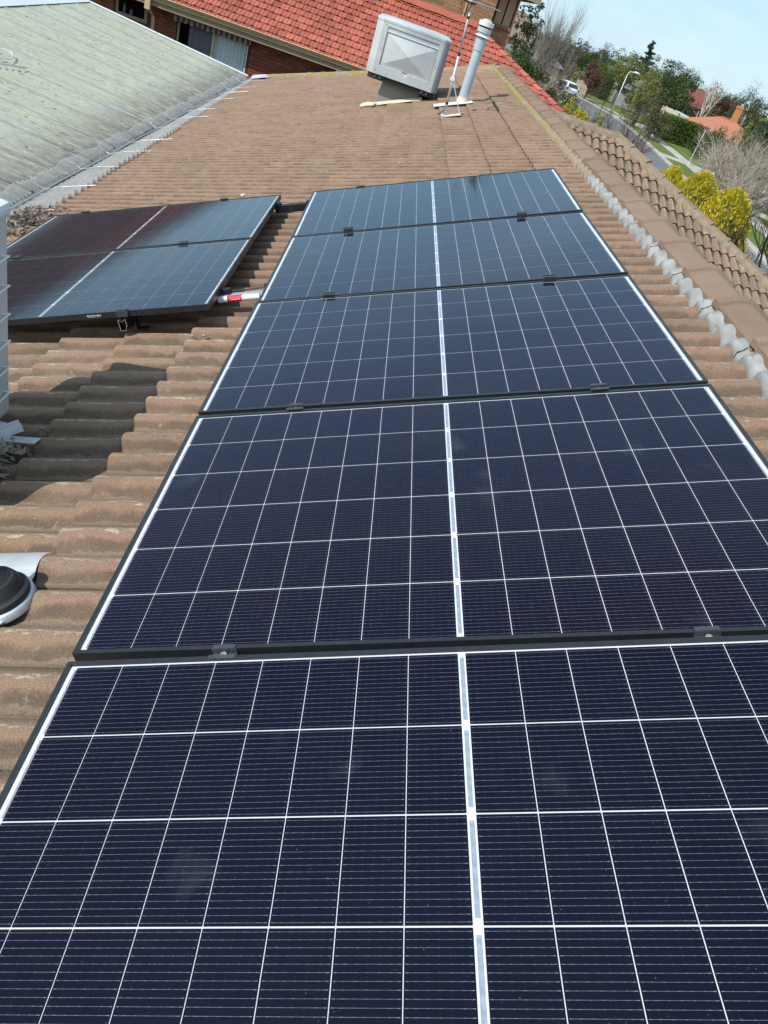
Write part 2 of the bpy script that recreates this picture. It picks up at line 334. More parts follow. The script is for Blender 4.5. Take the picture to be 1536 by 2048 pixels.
M_CARS = simple('silver_car_paint', (0.50, 0.51, 0.52), 0.3, 0.6, 0.3, 0.02)
M_CARG = simple('dark_car_glass', (0.03, 0.032, 0.035), 0.08, 0.6, 0, 0.05)
M_TYRE = simple('tyre_rubber', (0.02, 0.02, 0.02), 0.8)
M_TAIL = simple('red_tail_lamp', (0.35, 0.02, 0.02), 0.2, 0.6)
M_PLATE = simple('number_plate_white', (0.6, 0.6, 0.58), 0.5)
M_POLE = simple('pale_galvanised_pole', (0.62, 0.62, 0.60), 0.5, 0.4, 0.2, 0.06)
M_FENCE = simple('weathered_paling', (0.46, 0.39, 0.30), 0.9, 0.1, 0, 0.2, 2)
M_FENCEC = simple('cream_fence_paint', (0.72, 0.66, 0.46), 0.7, 0.2, 0, 0.06, 2)
M_GREYWOOD = simple('grey_timber', (0.30, 0.285, 0.26), 0.9, 0.1, 0, 0.2, 2)
M_PBLUE = simple('pale_blue_sheet', (0.45, 0.56, 0.60), 0.5, 0.4, 0, 0.06)
M_WALLC = simple('cream_render', (0.55, 0.50, 0.42), 0.9, 0.2, 0, 0.08)
M_WALLG = simple('grey_render', (0.33, 0.33, 0.36), 0.9, 0.2, 0, 0.08)

# ------------------------------------------------------------------ mesh helpers
class MB:
    def __init__(s): s.v = []; s.f = []; s.r = []; s.mi = []; s.p = []
    def add(s, vs, fs, r=None, mi=0, pv=None):
        o = len(s.v); s.v += [tuple(p) for p in vs]; s.p += list(pv) if pv else [0.5] * (len(s.v) - o)
        for f in fs: s.f.append(tuple(i + o for i in f)); s.r.append(r if r is not None else 0.0); s.mi.append(mi)
    def box(s, a, b, M=None, r=None):
        x0, y0, z0 = a; x1, y1, z1 = b
        vs = [Vector(p) for p in ((x0, y0, z0), (x1, y0, z0), (x1, y1, z0), (x0, y1, z0), (x0, y0, z1), (x1, y0, z1), (x1, y1, z1), (x0, y1, z1))]
        if M: vs = [M @ p for p in vs]
        s.add(vs, [(0, 3, 2, 1), (4, 5, 6, 7), (0, 1, 5, 4), (1, 2, 6, 5), (2, 3, 7, 6), (3, 0, 4, 7)], r)
    def bbox(s, a, b, bev=0.01, M=None):                         # box with bevelled edges
        bm = bmesh.new(); bmesh.ops.create_cube(bm, size=1)
        c = [(a[i] + b[i]) / 2 for i in range(3)]; d = [abs(b[i] - a[i]) for i in range(3)]
        for v in bm.verts: v.co = Vector((c[0] + v.co.x * d[0], c[1] + v.co.y * d[1], c[2] + v.co.z * d[2]))
        bmesh.ops.bevel(bm, geom=list(bm.edges), offset=bev, segments=2, profile=0.6, affect='EDGES')
        s.bm(bm, M)
    def bm(s, bm, M=None, r=None):
        bm.verts.index_update()
        s.add([(M @ v.co) if M else v.co for v in bm.verts], [[v.index for v in f.verts] for f in bm.faces], r); bm.free()
    def tube(s, pts, rad, n=8, cap=True, r=None):
        pts = [Vector(p) for p in pts]
        if not isinstance(rad, (list, tuple)): rad = [rad] * len(pts)
        vs = []; t0 = None; prev = None
        for i, p in enumerate(pts):
            a = pts[max(0, i - 1)]; b = pts[min(len(pts) - 1, i + 1)]; t = (b - a).normalized()
            if prev is None:
                q = Vector((0, 0, 1)) if abs(t.z) < 0.9 else Vector((1, 0, 0)); x = t.cross(q).normalized()
            else:
                x = (prev - t * prev.dot(t)); x = x.normalized() if x.length > 1e-6 else t.orthogonal().normalized()
            prev = x; y = t.cross(x)
            for k in range(n):
                an = 2 * math.pi * k / n; vs.append(p + (x * math.cos(an) + y * math.sin(an)) * rad[i])
        fs = []
        for i in range(len(pts) - 1):
            for k in range(n):
                fs.append((i * n + k, i * n + (k + 1) % n, (i + 1) * n + (k + 1) % n, (i + 1) * n + k))
        if cap: fs.append(tuple(reversed(range(n)))); fs.append(tuple((len(pts) - 1) * n + k for k in range(n)))
        s.add(vs, fs, r)
    def lathe(s, prof, n=24, M=None):
        vs = []; fs = []
        for (rr, z) in prof:
            for k in range(n):
                a = 2 * math.pi * k / n; p = Vector((rr * math.cos(a), rr * math.sin(a), z)); vs.append(M @ p if M else p)
        for i in range(len(prof) - 1):
            for k in range(n): fs.append((i * n + k, i * n + (k + 1) % n, (i + 1) * n + (k + 1) % n, (i + 1) * n + k))
        s.add(vs, fs)
    def prism(s, prof, a, b, ax='y', M=None):                     # closed 2-D outline swept along one axis
        n = len(prof); vs = []
        for t in (a, b):
            for (p, q) in prof:
                w = {'y': (p, t, q), 'x': (t, p, q), 'z': (p, q, t)}[ax]; vs.append(M @ Vector(w) if M else Vector(w))
        fs = [(i, (i + 1) % n, n + (i + 1) % n, n + i) for i in range(n)] + [tuple(reversed(range(n))), tuple(range(n, 2 * n))]
        s.add(vs, fs)
    def mesh(s, name, mat, smooth=False):
        me = bpy.data.meshes.new(name); me.from_pydata([tuple(p) for p in s.v], [], s.f); 
        for m in (mat if isinstance(mat, (list, tuple)) else [mat]): me.materials.append(m)
        if any(s.mi):
            me.polygons.foreach_set('material_index', s.mi)
        if any(s.r):
            at = me.attributes.new('rnd', 'FLOAT', 'FACE'); at.data.foreach_set('value', s.r)
        if len(s.p) == len(s.v) and any(abs(x - .5) > 1e-6 for x in s.p):
            at = me.attributes.new('ph', 'FLOAT', 'POINT'); at.data.foreach_set('value', s.p)
        if smooth: me.polygons.foreach_set('use_smooth', [True] * len(me.polygons))
        me.update(); return me
    def build(s, name, mat, parent=None, smooth=False, fix=True):
        me = s.mesh(name, mat, smooth)
        if fix:
            bm = bmesh.new(); bm.from_mesh(me); bmesh.ops.recalc_face_normals(bm, faces=bm.faces); bm.to_mesh(me); bm.free()
        return link(name, me, parent)
def link(name, me, parent=None, M=None):
    o = bpy.data.objects.new(name, me); COL.objects.link(o)
    if parent: o.parent = parent
    if M is not None: o.matrix_local = M
    return o
def tag(o, label=None, cat=None, group=None, kind=None):
    if label: o['label'] = label
    if cat: o['category'] = cat
    if group: o['group'] = group
    if kind: o['kind'] = kind
    return o
def empty(name, loc=(0, 0, 0), label=None, cat=None, group=None, M=None):
    o = bpy.data.objects.new(name, None); COL.objects.link(o)
    if M is not None: o.matrix_world = M
    else: o.location = loc
    return tag(o, label, cat, group)
def autosmooth(o, ang=35):
    me = o.data; me.polygons.foreach_set('use_smooth', [True] * len(me.polygons)); me.set_sharp_from_angle(angle=R(ang)); return o

# ------------------------------------------------------------------ frames of reference on the roof
TH = R(22); CO, SI = math.cos(TH), math.sin(TH)
U = Vector((CO, 0, SI)); V = Vector((0, 1, 0)); N = Vector((-SI, 0, CO))
def P(u, v, n=0.0): return U * u + V * v + N * n
def frame(o, u, v, n):
    return Matrix(((u.x, v.x, n.x, o.x), (u.y, v.y, n.y, o.y), (u.z, v.z, n.z, o.z), (0, 0, 0, 1)))
ROOF = frame(Vector((0, 0, 0)), U, V, N)
GZ = -4.4                                                        # street level

# ------------------------------------------------------------------ ground, road, kerbs, paths
def catmull(pts, k=8):
    pts = [Vector(p) for p in pts]; out = []
    for i in range(len(pts) - 1):
        p0 = pts[max(0, i - 1)]; p1 = pts[i]; p2 = pts[i + 1]; p3 = pts[min(len(pts) - 1, i + 2)]
        for j in range(k):
            t = j / k
            out.append(0.5 * ((2 * p1) + (p2 - p0) * t + (2 * p0 - 5 * p1 + 4 * p2 - p3) * t * t + (3 * p1 - p0 - 3 * p2 + p3) * t ** 3))
    out.append(pts[-1]); return out
mb = MB(); mb.add([(-1500, -1500, GZ), (1500, -1500, GZ), (1500, 1500, GZ), (-1500, 1500, GZ)], [(0, 1, 2, 3)])
tag(mb.build('ground', M_GRASS, fix=False), kind='structure')
CL = catmull([(6, -60, 0), (11.6, 0, 0), (16.2, 30, 0), (20.9, 64, 0), (23.4, 88, 0), (23.2, 104, 0), (18, 118, 0), (0, 126, 0), (-60, 132, 0)])
def offset_line(off):
    out = []
    for i, p in enumerate(CL):
        t = (CL[min(i + 1, len(CL) - 1)] - CL[max(i - 1, 0)]).normalized(); out.append(p + Vector((t.y, -t.x, 0)) * off)
    return out
def strip(name, o0, o1, z, mat, h=None, i0=0, i1=None):
    a = offset_line(o0)[i0:i1]; b = offset_line(o1)[i0:i1]; m = MB(); n = len(a)
    vs = [(p.x, p.y, GZ + z) for p in a] + [(p.x, p.y, GZ + z) for p in b]
    fs = [(i, n + i, n + i + 1, i + 1) for i in range(n - 1)]
    if h:
        vs += [(p.x, p.y, GZ) for p in a] + [(p.x, p.y, GZ) for p in b]
        fs += [(i, i + 1, 2 * n + i + 1, 2 * n + i) for i in range(n - 1)] + [(n + i, 3 * n + i, 3 * n + i + 1, n + i + 1) for i in range(n - 1)]
    m.add(vs, fs); return tag(m.build(name, mat), kind='structure')
strip('road', -3.8, 3.8, 0.012, M_ROAD)
strip('kerb', 3.8, 4.35, 0.12, M_CONC, True)
strip('kerb', -4.35, -3.8, 0.12, M_CONC, True)
strip('footpath', 6.6, 8.0, 0.02, M_CONC)
strip('footpath', -8.0, -6.6, 0.02, M_CONC)
for (i, w) in ((26, 3.2), (38, 3.0), (21, 3.0)):
    p = CL[i]; t = (CL[i + 1] - CL[i - 1]).normalized(); q = Vector((t.y, -t.x, 0)); m = MB()
    c = [p + q * a + t * b for a, b in ((4.3, -w / 2), (16, -w / 2), (16, w / 2), (4.3, w / 2))]
    m.add([(k.x, k.y, GZ + 0.028) for k in c], [(0, 1, 2, 3)]); tag(m.build('driveway', M_CONC), kind='structure')

# ------------------------------------------------------------------ the tiled house
GAUGE, TW = 0.345, 0.30
def roll(s):
    a = (s % 0.15) / 0.15
    return 0.0 if a < 0.16 or a > 0.92 else 0.042 * math.sin(math.pi * (a - 0.16) / 0.76) ** 0.75
def tile_verts(L=0.42, ny=18, w=TW, slope=0.083, butt=0.012):
    vs = []; fs = []; ph = []
    rows = [(0.012, -butt), (0.0, -0.006), (0.008, 0.0), (L, 0.0)]
    for (x, dz) in rows:
        for j in range(ny + 1):
            s = w * j / ny; lap = 0.007 if j <= 1 else 0.0
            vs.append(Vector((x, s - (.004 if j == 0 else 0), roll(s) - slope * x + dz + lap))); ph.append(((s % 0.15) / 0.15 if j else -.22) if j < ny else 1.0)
    for i in range(3):
        for j in range(ny):
            a = i * (ny + 1) + j; fs.append((a, a + ny + 1, a + ny + 2, a + 1))
    n = len(vs)                                                    # side lap edge turned down onto the next tile
    for x in (0.008, L): vs.append(Vector((x, -.004, -slope * x - .012))); ph.append(0.0)
    fs.append((2 * (ny + 1), n, n + 1, 3 * (ny + 1)))
    return vs, fs, ph
TV, TF, TPH = tile_verts()
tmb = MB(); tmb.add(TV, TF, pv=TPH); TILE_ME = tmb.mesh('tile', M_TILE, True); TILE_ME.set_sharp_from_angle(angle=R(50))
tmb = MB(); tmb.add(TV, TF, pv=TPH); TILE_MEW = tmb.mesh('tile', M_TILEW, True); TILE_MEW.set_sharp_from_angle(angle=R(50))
CAMI = camo.matrix_world.inverted()
def inview(p, pad=0.04):
    q = CAMI @ p
    if q.z > -0.1: return None
    x = 0.5 + q.x / -q.z * 1449.93 / 1536; y = 0.5 - q.y / -q.z * 1449.93 / 2048
    return (x, y, -q.z) if -pad < x < 1 + pad and -pad < y < 1 + pad else None
PANELS = [(0.0, -1.157 * i) for i in range(5)] + [(-2.007, -1.157 * i) for i in range(2)]
def under_panel(u, v):
    return any(pu + 0.12 < u < pu + 1.66 and pv - 1.10 < v < pv - 0.05 for pu, pv in PANELS)
rest = MB(); cand = []
def field(F, k0, k1, j0, j1, u0, v0, planes=(), main=False, wing=False, hidden=False, mi=0):
    """tiles on one slope; F maps (up-slope, across, normal) to the world"""
    for k in range(k0, k1):
        for j in range(j0, j1):
            u = u0 + k * GAUGE; v = v0 + j * TW
            rr = rnd.random()
            M = F @ Matrix.Translation((u + rnd.uniform(-.004, .004), v, rnd.uniform(-.0015, .0015))) @ Matrix.Rotation(rnd.uniform(-.004, .004), 4, 'Z')
            cs = [F @ Vector((u + a * 0.42, v + b * TW, 0.0)) for a in (0, 1) for b in (0, 1)]
            st = 0
            for (pp, pn) in planes:
                d = [(c - pp).dot(pn) for c in cs]
                if min(d) > 0: st = 2; break
                if max(d) > 0: st = 1
            if st == 2: continue
            if st == 1:
                bm = bmesh.new(); vv = [bm.verts.new(M @ p) for p in TV]
                for f in TF: bm.faces.new([vv[i] for i in f])
                for (pp, pn) in planes:
                    bmesh.ops.bisect_plane(bm, geom=list(bm.verts) + list(bm.edges) + list(bm.faces), plane_co=pp, plane_no=pn, clear_outer=True)
                bm.verts.index_update(); rest.add([v_.co for v_ in bm.verts], [[v_.index for v_ in f.verts] for f in bm.faces], 0.02 + 0.97 * rr, mi); bm.free(); continue
            c = F @ Vector((u + 0.17, v + 0.15, 0)); q = None if hidden else inview(c)
            if q and main and under_panel(u + 0.17, v + 0.15): q = None
            cand.append((q[2] if q else 1e9, M, rr, wing, mi))
RX, RZ = 2.11, 0.735                                             # ridge line
EAVE_U = -2.80
house = empty('tiled_house', (2.2, 2.0, GZ), 'house with weathered brown concrete tile roof carrying the solar panels', 'house')
house_slope = MB()
def quad_part(name, pts, mat, parent): m = MB(); m.add(pts, [tuple(range(len(pts)))]); return m.build(name, mat, parent, fix=False)
hl = Matrix.Translation(-house.location)
def H(p): return Vector(p) - house.location
HIPA = Vector((RX, 8.9, RZ)); HIPB = Vector((-2.56, 12.75, -1.20))
# underlay sheets of each slope (just below the tiles)
def under(name, pts, off): return quad_part(name, [H(Vector(p) + Vector(off)) for p in pts], M_SOIL, house)
RIGHT_E = RX + (RX + 2.56)
s_main = under('roof_slope', [(-2.56, -9, -1.20), (RX, -9, RZ - .045), (RX, 8.9, RZ - .045), (-2.56, 12.75, -1.20)], -N * 0.045)
s_right = under('roof_slope', [(RIGHT_E, -9, -1.20), (RIGHT_E, 12.75, -1.20), (RX, 8.9, RZ - .045), (RX, -9, RZ - .045)], (-0.02, 0, -0.045))
s_end = under('roof_slope', [(-2.56, 12.75, -1.2), (RX, 8.9, RZ - .045), (RIGHT_E, 12.75, -1.2)], (0, -.02, -.045))
# wing
WY, WZ, WX = 8.7, 0.385, 4.40
WD = 3.86
s_wing = under('roof_slope', [(2.9, WY, WZ), (WX, WY, WZ), (WX + WD, WY - WD, WZ - 1.56), (4.3, WY - WD, WZ - 1.56)], (0, .02, -.045))
under('roof_slope', [(WX, WY, WZ), (2.9, WY, WZ), (4.3, WY + WD, WZ - 1.56), (WX + WD, WY + WD, WZ - 1.56)], (0, -.02, -.045))
under('roof_slope', [(WX, WY, WZ), (WX + WD, WY + WD, WZ - 1.56), (WX + WD, WY - WD, WZ - 1.56)], (-.02, 0, -.045))
FM = frame(P(0, 0, -0.155), U, V, N)
hd = (HIPB - HIPA); hn = Vector((-hd.y, hd.x, 0)); hn = hn if hn.y > 0 else -hn
field(FM, -7, 8, -30, 44, -0.355 - 0.0, 0.02, [(HIPA, hn.normalized()), (P(2.20, 0, 0), U)], main=True)
UR = Vector((-CO, 0, SI)); VR = Vector((0, -1, 0)); NR = Vector((SI, 0, CO))
apexR = Vector((RX, 0, RZ - 0.035))
FR = frame(apexR - UR * 0.0, UR, VR, NR)
hn2 = Vector((hn.x * -1, hn.y, 0)).normalized()
field(FR, -15, 0, -44, 30, 0.0, 0.0, [(HIPA, hn2), (apexR, UR)], hidden=True)
pe = math.atan2(RZ + 1.2, 3.85); UE = Vector((0, -math.cos(pe), math.sin(pe))); VE = Vector((1, 0, 0)); NE = UE.cross(VE)
FE = frame(Vector((RX, 8.9, RZ - .04)), UE, VE, NE)
field(FE, -13, 0, -17, 17, 0.0, 0.0, [(HIPA, -hn.normalized()), (HIPA, -hn2), (HIPA, UE)], hidden=True)
UW = Vector((0, CO, SI)); VW = Vector((-1, 0, 0)); NW = Vector((0, -SI, CO))
wa = Vector((WX, WY, WZ - 0.035)); FW = frame(wa, UW, VW, NW)
hw = Vector((1, 1, 0)).normalized(); hw2 = Vector((1, -1, 0)).normalized()
nv = NR.copy()
valley = (Vector((RX, 0, RZ - 0.06)), -NR)
field(FW, -12, 0, -14, 7, 0.015, 0.03, [(wa, hw), (wa, UW), valley], wing=True)
UF = Vector((0, -CO, SI)); VF = Vector((1, 0, 0)); NF = Vector((0, SI, CO)); FF = frame(wa, UF, VF, NF)
field(FF, -12, 0, -7, 14, 0.0, 0.03, [(wa, hw2), (wa, UF), valley], hidden=True)
FH = frame(wa, UR, VR, NR)
field(FH, -12, 0, -14, 14, 0.0, 0.0, [(wa, -hw), (wa, -hw2)], hidden=True)
cand.sort(key=lambda c: c[0])
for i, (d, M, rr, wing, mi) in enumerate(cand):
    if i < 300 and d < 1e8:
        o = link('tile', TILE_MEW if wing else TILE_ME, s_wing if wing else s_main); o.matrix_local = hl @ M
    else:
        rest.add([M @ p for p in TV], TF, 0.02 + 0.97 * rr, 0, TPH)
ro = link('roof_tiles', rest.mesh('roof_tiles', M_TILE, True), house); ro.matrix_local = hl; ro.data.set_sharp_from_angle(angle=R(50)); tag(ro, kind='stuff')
# ridge caps, each a separate piece, lapped collar over tail
def cap_mesh(name, half, drop, L, mat):
    m = MB(); rows = []
    for (y, s, dz) in ((0.0, 1.02, 0.017), (0.055, 1.02, 0.016), (0.060, 0.955, 0.004), (L + 0.03, 0.935, -0.006)):
        pr = [(-half * s, -drop - 0.012), (-half * s, -drop), (-half * 0.42 * s, -drop * 0.30), (-half * 0.14 * s, -0.004), (0, 0), (half * 0.14 * s, -0.004), (half * 0.42 * s, -drop * 0.30), (half * s, -drop), (half * s, -drop - 0.028)]
        rows.append([(x, y, z + dz) for x, z in pr])
    n = len(rows[0]); vs = [p for r_ in rows for p in r_]
    fs = [(i * n + j, i * n + j + 1, (i + 1) * n + j + 1, (i + 1) * n + j) for i in range(len(rows) - 1) for j in range(n - 1)]
    fs.append(tuple(range(n))); m.add(vs, fs); me = m.mesh(name, mat, True); me.set_sharp_from_angle(angle=R(24)); return me
CAP = cap_mesh('ridge_cap', 0.128, 0.050, 0.46, M_CAP); CAPW = cap_mesh('ridge_cap', 0.125, 0.056, 0.42, M_CAP)
def caps(me, a, b, L, parent=house, jit=0.006, droop=0.0):
    a, b = Vector(a), Vector(b); d = (b - a); n = max(1, round(d.length / L)); st = d / n; y = d.normalized()
    x = y.cross(Vector((0, 0, 1))).normalized(); z = x.cross(y)
    out = []
    for i in range(n):
        p = a + st * i + z * rnd.uniform(-jit, jit)
        M = frame(p, x, y, z) @ Matrix.Rotation(rnd.uniform(-.02, .02), 4, 'Y') @ Matrix.Rotation(rnd.uniform(-.008, .008), 4, 'Z')
        M = M @ Matrix.Diagonal((1, st.length / L, 1, 1))
        o = link('ridge_cap', me, parent); o.matrix_local = hl @ M; out.append(o)
    return out
caps(CAP, (RX, 8.95, RZ + .010), (RX, -8.9, RZ + .010), 0.46)
caps(CAPW, HIPA + Vector((-.1, .1, 0.0)), HIPB + Vector((0, 0, .03)), 0.42)
caps(CAPW, HIPA + Vector((.1, .1, 0.0)), Vector((RIGHT_E, 12.75, -1.17)), 0.42)
caps(CAPW, (WX - .02, WY, WZ + 0.015), (2.75, WY, WZ + 0.015), 0.42)
caps(CAPW, (WX + WD, WY - WD, WZ - 1.53), (WX + .0, WY - .0, WZ + 0.03), 0.42)
caps(CAPW, (WX + WD, WY + WD, WZ - 1.53), (WX + .12, WY + .12, WZ - 0.03), 0.42)
# bedding mortar and flexible pointing below the main ridge caps, one patch for each cap
def pointing(v0, v1, mat, depth, irregular, uo):
    m = MB(); n = max(6, int((v1 - v0) / 0.0125)); rows = [[] for _ in range(5)]
    rr = random.Random(int(v0 * 1000)); f1, f2 = rr.uniform(0, 6), rr.uniform(0, 6)
    for i in range(n + 1):
        v = v0 + (v1 - v0) * i / n; h = roll(v - 0.02)
        w = depth * (0.50 + 0.55 * (1 - h / 0.042)) + irregular * (math.sin(v * 47 + f1) + .7 * math.sin(v * 91 + f2)) + .035 * (1 - ((v - .02) / .15 + .1) % 1.0) - .015 + .004 * rr.uniform(-1, 1)
        w *= 0.6 + 0.4 * min(1, (i + 1) / 3, (n - i + 1) / 3)
        ub = min(uo - w + .02, 2.043); sf = -0.155 + h - 0.083 * ((ub + 0.355) % GAUGE)
        for r_, (u_, n_) in enumerate(((uo + .02, -0.108), (2.066, -0.155 + h * .85 + .006), (2.052, -0.155 + h + .002), (ub, sf + .007), (ub - .002, sf - .006))): rows[r_].append(P(u_, v, n_))
    k = n + 1; m.add([p for r_ in rows for p in r_], [(r_ * k + i, r_ * k + i + 1, (r_ + 1) * k + i + 1, (r_ + 1) * k + i) for r_ in range(4) for i in range(k - 1)])
    o = m.build('mortar_bedding', mat, house, smooth=True, fix=False); o.matrix_local = hl; return o
for i in range(39):
    v1 = 8.95 - i * 0.4577; v0 = v1 - 0.4577 + 0.004
    if v1 < 0.3: pointing(v0, v1, M_POINT, 0.070, 0.007, 2.10)
    else: pointing(v0, v1, M_MORTAR, 0.070, 0.007, 2.10)
def bed_line(a, b, mat, side, w=0.16, z=-0.07):
    """lumpy mortar bed along a hip or ridge"""
    a, b = Vector(a), Vector(b); d = (b - a); y = d.normalized(); x = y.cross(Vector((0, 0, 1))).normalized() * side
    n = int(d.length / 0.03); m = MB(); rr = random.Random(5); A = []; B = []; C2 = []
    for i in range(n + 1):
        p = a + d * i / n; s = 0.35 + 0.65 * abs(math.sin(i * 0.42)) + rr.uniform(-.1, .1)
        A.append(p + x * (w - 0.03) + Vector((0, 0, z + 0.055))); B.append(p + x * (w + 0.022 * s) + Vector((0, 0, z + 0.022))); C2.append(p + x * (w + 0.03 * s) + Vector((0, 0, z - 0.04)))
    k = n + 1; m.add(A + B + C2, [(r_ * k + i, r_ * k + i + 1, (r_ + 1) * k + i + 1, (r_ + 1) * k + i) for r_ in range(2) for i in range(k - 1)])
    o = m.build('mortar_bedding', mat, house, smooth=True); o.matrix_local = hl; return o
bed_line(HIPA + Vector((0, 0, .0)), HIPB + Vector((0, 0, .03)), M_MORTAR, -1, 0.15, -.05)
bed_line((WX, WY, WZ), (2.75, WY, WZ), M_BED, -1, 0.135, -.06)
bed_line((WX + WD, WY - WD, WZ - 1.53), (WX, WY, WZ), M_BED, -1, 0.135, -.06)
# walls, fascia (seen only from the side)
m = MB(); m.box((-2.1, -8.6, GZ), (RIGHT_E - .4, 12.2, -1.35)); m.box((RIGHT_E - .5, WY - WD + .4, GZ), (WX + WD - .4, WY + WD - .4, -1.35))
o = m.build('wall', M_BRICKB, house); o.matrix_local = hl
m = MB(); m.box((-2.60, -9, -1.42), (-2.56, 12.7, -1.21)); o = m.build('fascia', M_CREAMD, house); o.matrix_local = hl
# small lead sheet where the far hip meets the gutter
m = MB(); a = [P(-2.80, 11.85, -0.10), P(-2.35, 11.75, -0.10), P(-2.55, 12.35, -0.085), P(-2.83, 12.5, -0.085)]; m.add(a + [p - N * .004 for p in a], [(0, 1, 2, 3), (4, 7, 6, 5), (0, 4, 5, 1), (1, 5, 6, 2), (2, 6, 7, 3), (3, 7, 4, 0)])
o = m.build('valley_flashing', M_FLASH, house); o.matrix_local = hl

# ------------------------------------------------------------------ solar panels
PL, PW, LIP, FH_ = 1.762, 1.134, 0.011, 0.030
def bar(p0, p1, inward, ends):
    """frame bar with mitred ends; p0-p1 the outer top edge, inward the unit vector into the panel"""
    m = MB(); p0 = Vector(p0); p1 = Vector(p1); t = (p1 - p0).normalized(); i = Vector(inward); z = Vector((0, 0, 1))
    prof = [(0, 0, 0), (LIP, 0, 1), (LIP, -0.0065, 1), (0.0018, -0.0065, 0.16), (0.0018, -FH_, .16), (0, -FH_, 0)]
    vs = [p0 + i * a + z * b + t * (LIP * k) for a, b, k in prof] + [p1 + i * a + z * b - t * (LIP * k) for a, b, k in prof]
    n = len(prof); m.add(vs, [(j, (j + 1) % n, n + (j + 1) % n, n + j) for j in range(n)] + [tuple(range(n)), tuple(range(n, 2 * n))]); 
    me = m.mesh('frame_bar', M_FRAME); bm = bmesh.new(); bm.from_mesh(me); bmesh.ops.recalc_face_normals(bm, faces=bm.faces); bm.to_mesh(me); bm.free(); return me
BARS = [bar((0, 0, 0), (PL, 0, 0), (0, 1, 0), 0), bar((PL, PW, 0), (0, PW, 0), (0, -1, 0), 0), bar((0, PW, 0), (0, 0, 0), (1, 0, 0), 0), bar((PL, 0, 0), (PL, PW, 0), (-1, 0, 0), 0)]
m = MB(); m.add([(LIP - .004, LIP - .004, -.0058), (PL - LIP + .004, LIP - .004, -.0058), (PL - LIP + .004, PW - LIP + .004, -.0058), (LIP - .004, PW - LIP + .004, -.0058)], [(0, 1, 2, 3)]); BACK_ME = m.mesh('backsheet', M_BACK)
m = MB(); m.add([(LIP - .004, LIP - .004, -.0024), (PL - LIP + .004, LIP - .004, -.0024), (PL - LIP + .004, PW - LIP + .004, -.0024), (LIP - .004, PW - LIP + .004, -.0024)], [(0, 1, 2, 3)]); GLASS_ME = m.mesh('glass', M_PGLASS)
CU, CV = 0.1043, 0.1815
c4 = 0.0010
m = MB(); a, b = CU / 2, CV / 2
m.add([(-a, -b + c4, 0), (-a + c4, -b, 0), (a - c4, -b, 0), (a, -b + c4, 0), (a, b - c4, 0), (a - c4, b, 0), (-a + c4, b, 0), (-a, b - c4, 0)], [tuple(range(8))]); CELL_ME = m.mesh('cell', M_CELL)
m = MB(); m.box((-.0042, -.080, 0), (.0042, .080, .0004)); RIB_ME = m.mesh('ribbon', M_RIBBON)
m = MB(); m.box((-.0018, -.085, 0), (.0018, .085, .0004)); RIBS_ME = m.mesh('ribbon', M_RIBBON)
TILT = [(-.0024, .0133, .0048), (-.0081, -.0032, 0), (-.0012, -.0063, -.0054), (.0047, -.0036, -.0032), (.007, .0093, .004), (0, 0, 0), (0, .002, 0)]
PLAB = ['farthest solar panel of the right hand row of five', 'second farthest solar panel of the right hand row', 'middle solar panel of the right hand row of five',
        'second nearest solar panel of the right hand row', 'nearest solar panel filling the bottom of the picture',
        'far solar panel of the left pair, half reflecting brown and half sky', 'near solar panel of the left pair with its dark front edge showing']
for i, ((pu, pv), (q0, q1, q2)) in enumerate(zip(PANELS, TILT)):
    x = (U + N * q2).normalized(); y = (V + N * q1); y = (y - x * y.dot(x)).normalized(); z = x.cross(y)
    e = empty('solar_panel', M=frame(P(pu, pv - PW, q0 - q1 * PW / 2 - q2 * PL / 2), x, y, z), label=PLAB[i], cat='solar panel', group='solar panels on the brown tiled roof')
    link('backsheet', BACK_ME, e); link('glass', GLASS_ME, e)
    for b_ in BARS: link('frame_bar', b_, e)
    for s in (-1, 1):
        for k in range(8):
            for r_ in range(6):
                o = link('cell', CELL_ME, e); o.location = (PL / 2 + s * (0.0072 + 0.1060 * (k + 0.5)), PW / 2 + (r_ - 2.5) * 0.1842, -.0050)
    for r_ in range(6):
        yy = PW / 2 + (r_ - 2.5) * 0.1842
        o = link('ribbon', RIB_ME, e); o.location = (PL / 2, yy, -.0053)
        for xx in (LIP + .0125, PL - LIP - .0125):
            o = link('ribbon', RIBS_ME, e); o.location = (xx, yy, -.0053)

# rails with hollow cut ends, feet
def rail(u, v0, v1, label):
    e = empty('mounting_rail', M=frame(P(u, v0, -0.031), U, V, N), label=label, cat='rail', group='black mounting rails under the panels')
    L = v1 - v0; m = MB()
    out = [(-.02, 0), (-.006, 0), (-.006, -.008), (.006, -.008), (.006, 0), (.02, 0), (.02, -.034), (.012, -.042), (.012, -.055), (-.02, -.055)]
    n = len(out); vs = [(a, 0, b) for a, b in out] + [(a, L, b) for a, b in out]
    m.add(vs, [(i, (i + 1) % n, n + (i + 1) % n, n + i) for i in range(n)] + [tuple(range(n, 2 * n))]); m.build('rail_body', M_BLACK, e)
    inn = [(a * .84, b * .92 - .0025) for a, b in out]
    m = MB(); m.add([(a, -.0006, b) for a, b in out] + [(a, -.0006, b) for a, b in inn], [(i, (i + 1) % n, n + (i + 1) % n, n + i) for i in range(n)]); m.build('cut_end', M_CUT, e)
    m = MB(); m.add([(a, .03, b) for a, b in inn], [tuple(range(n))]); m.build('rail_web', M_BLACK, e)
    k = max(2, int(L / 1.3))
    for i in range(k):
        y = 0.10 + (L - 0.2) * i / (k - 1); m = MB()
        m.bbox((.0215, y, -.088), (.0265, y + .04, -.010), .0015); m.bbox((.0215, y, -.094), (.075, y + .04, -.088), .0015); m.build('foot', M_BLACK, e)
    return e
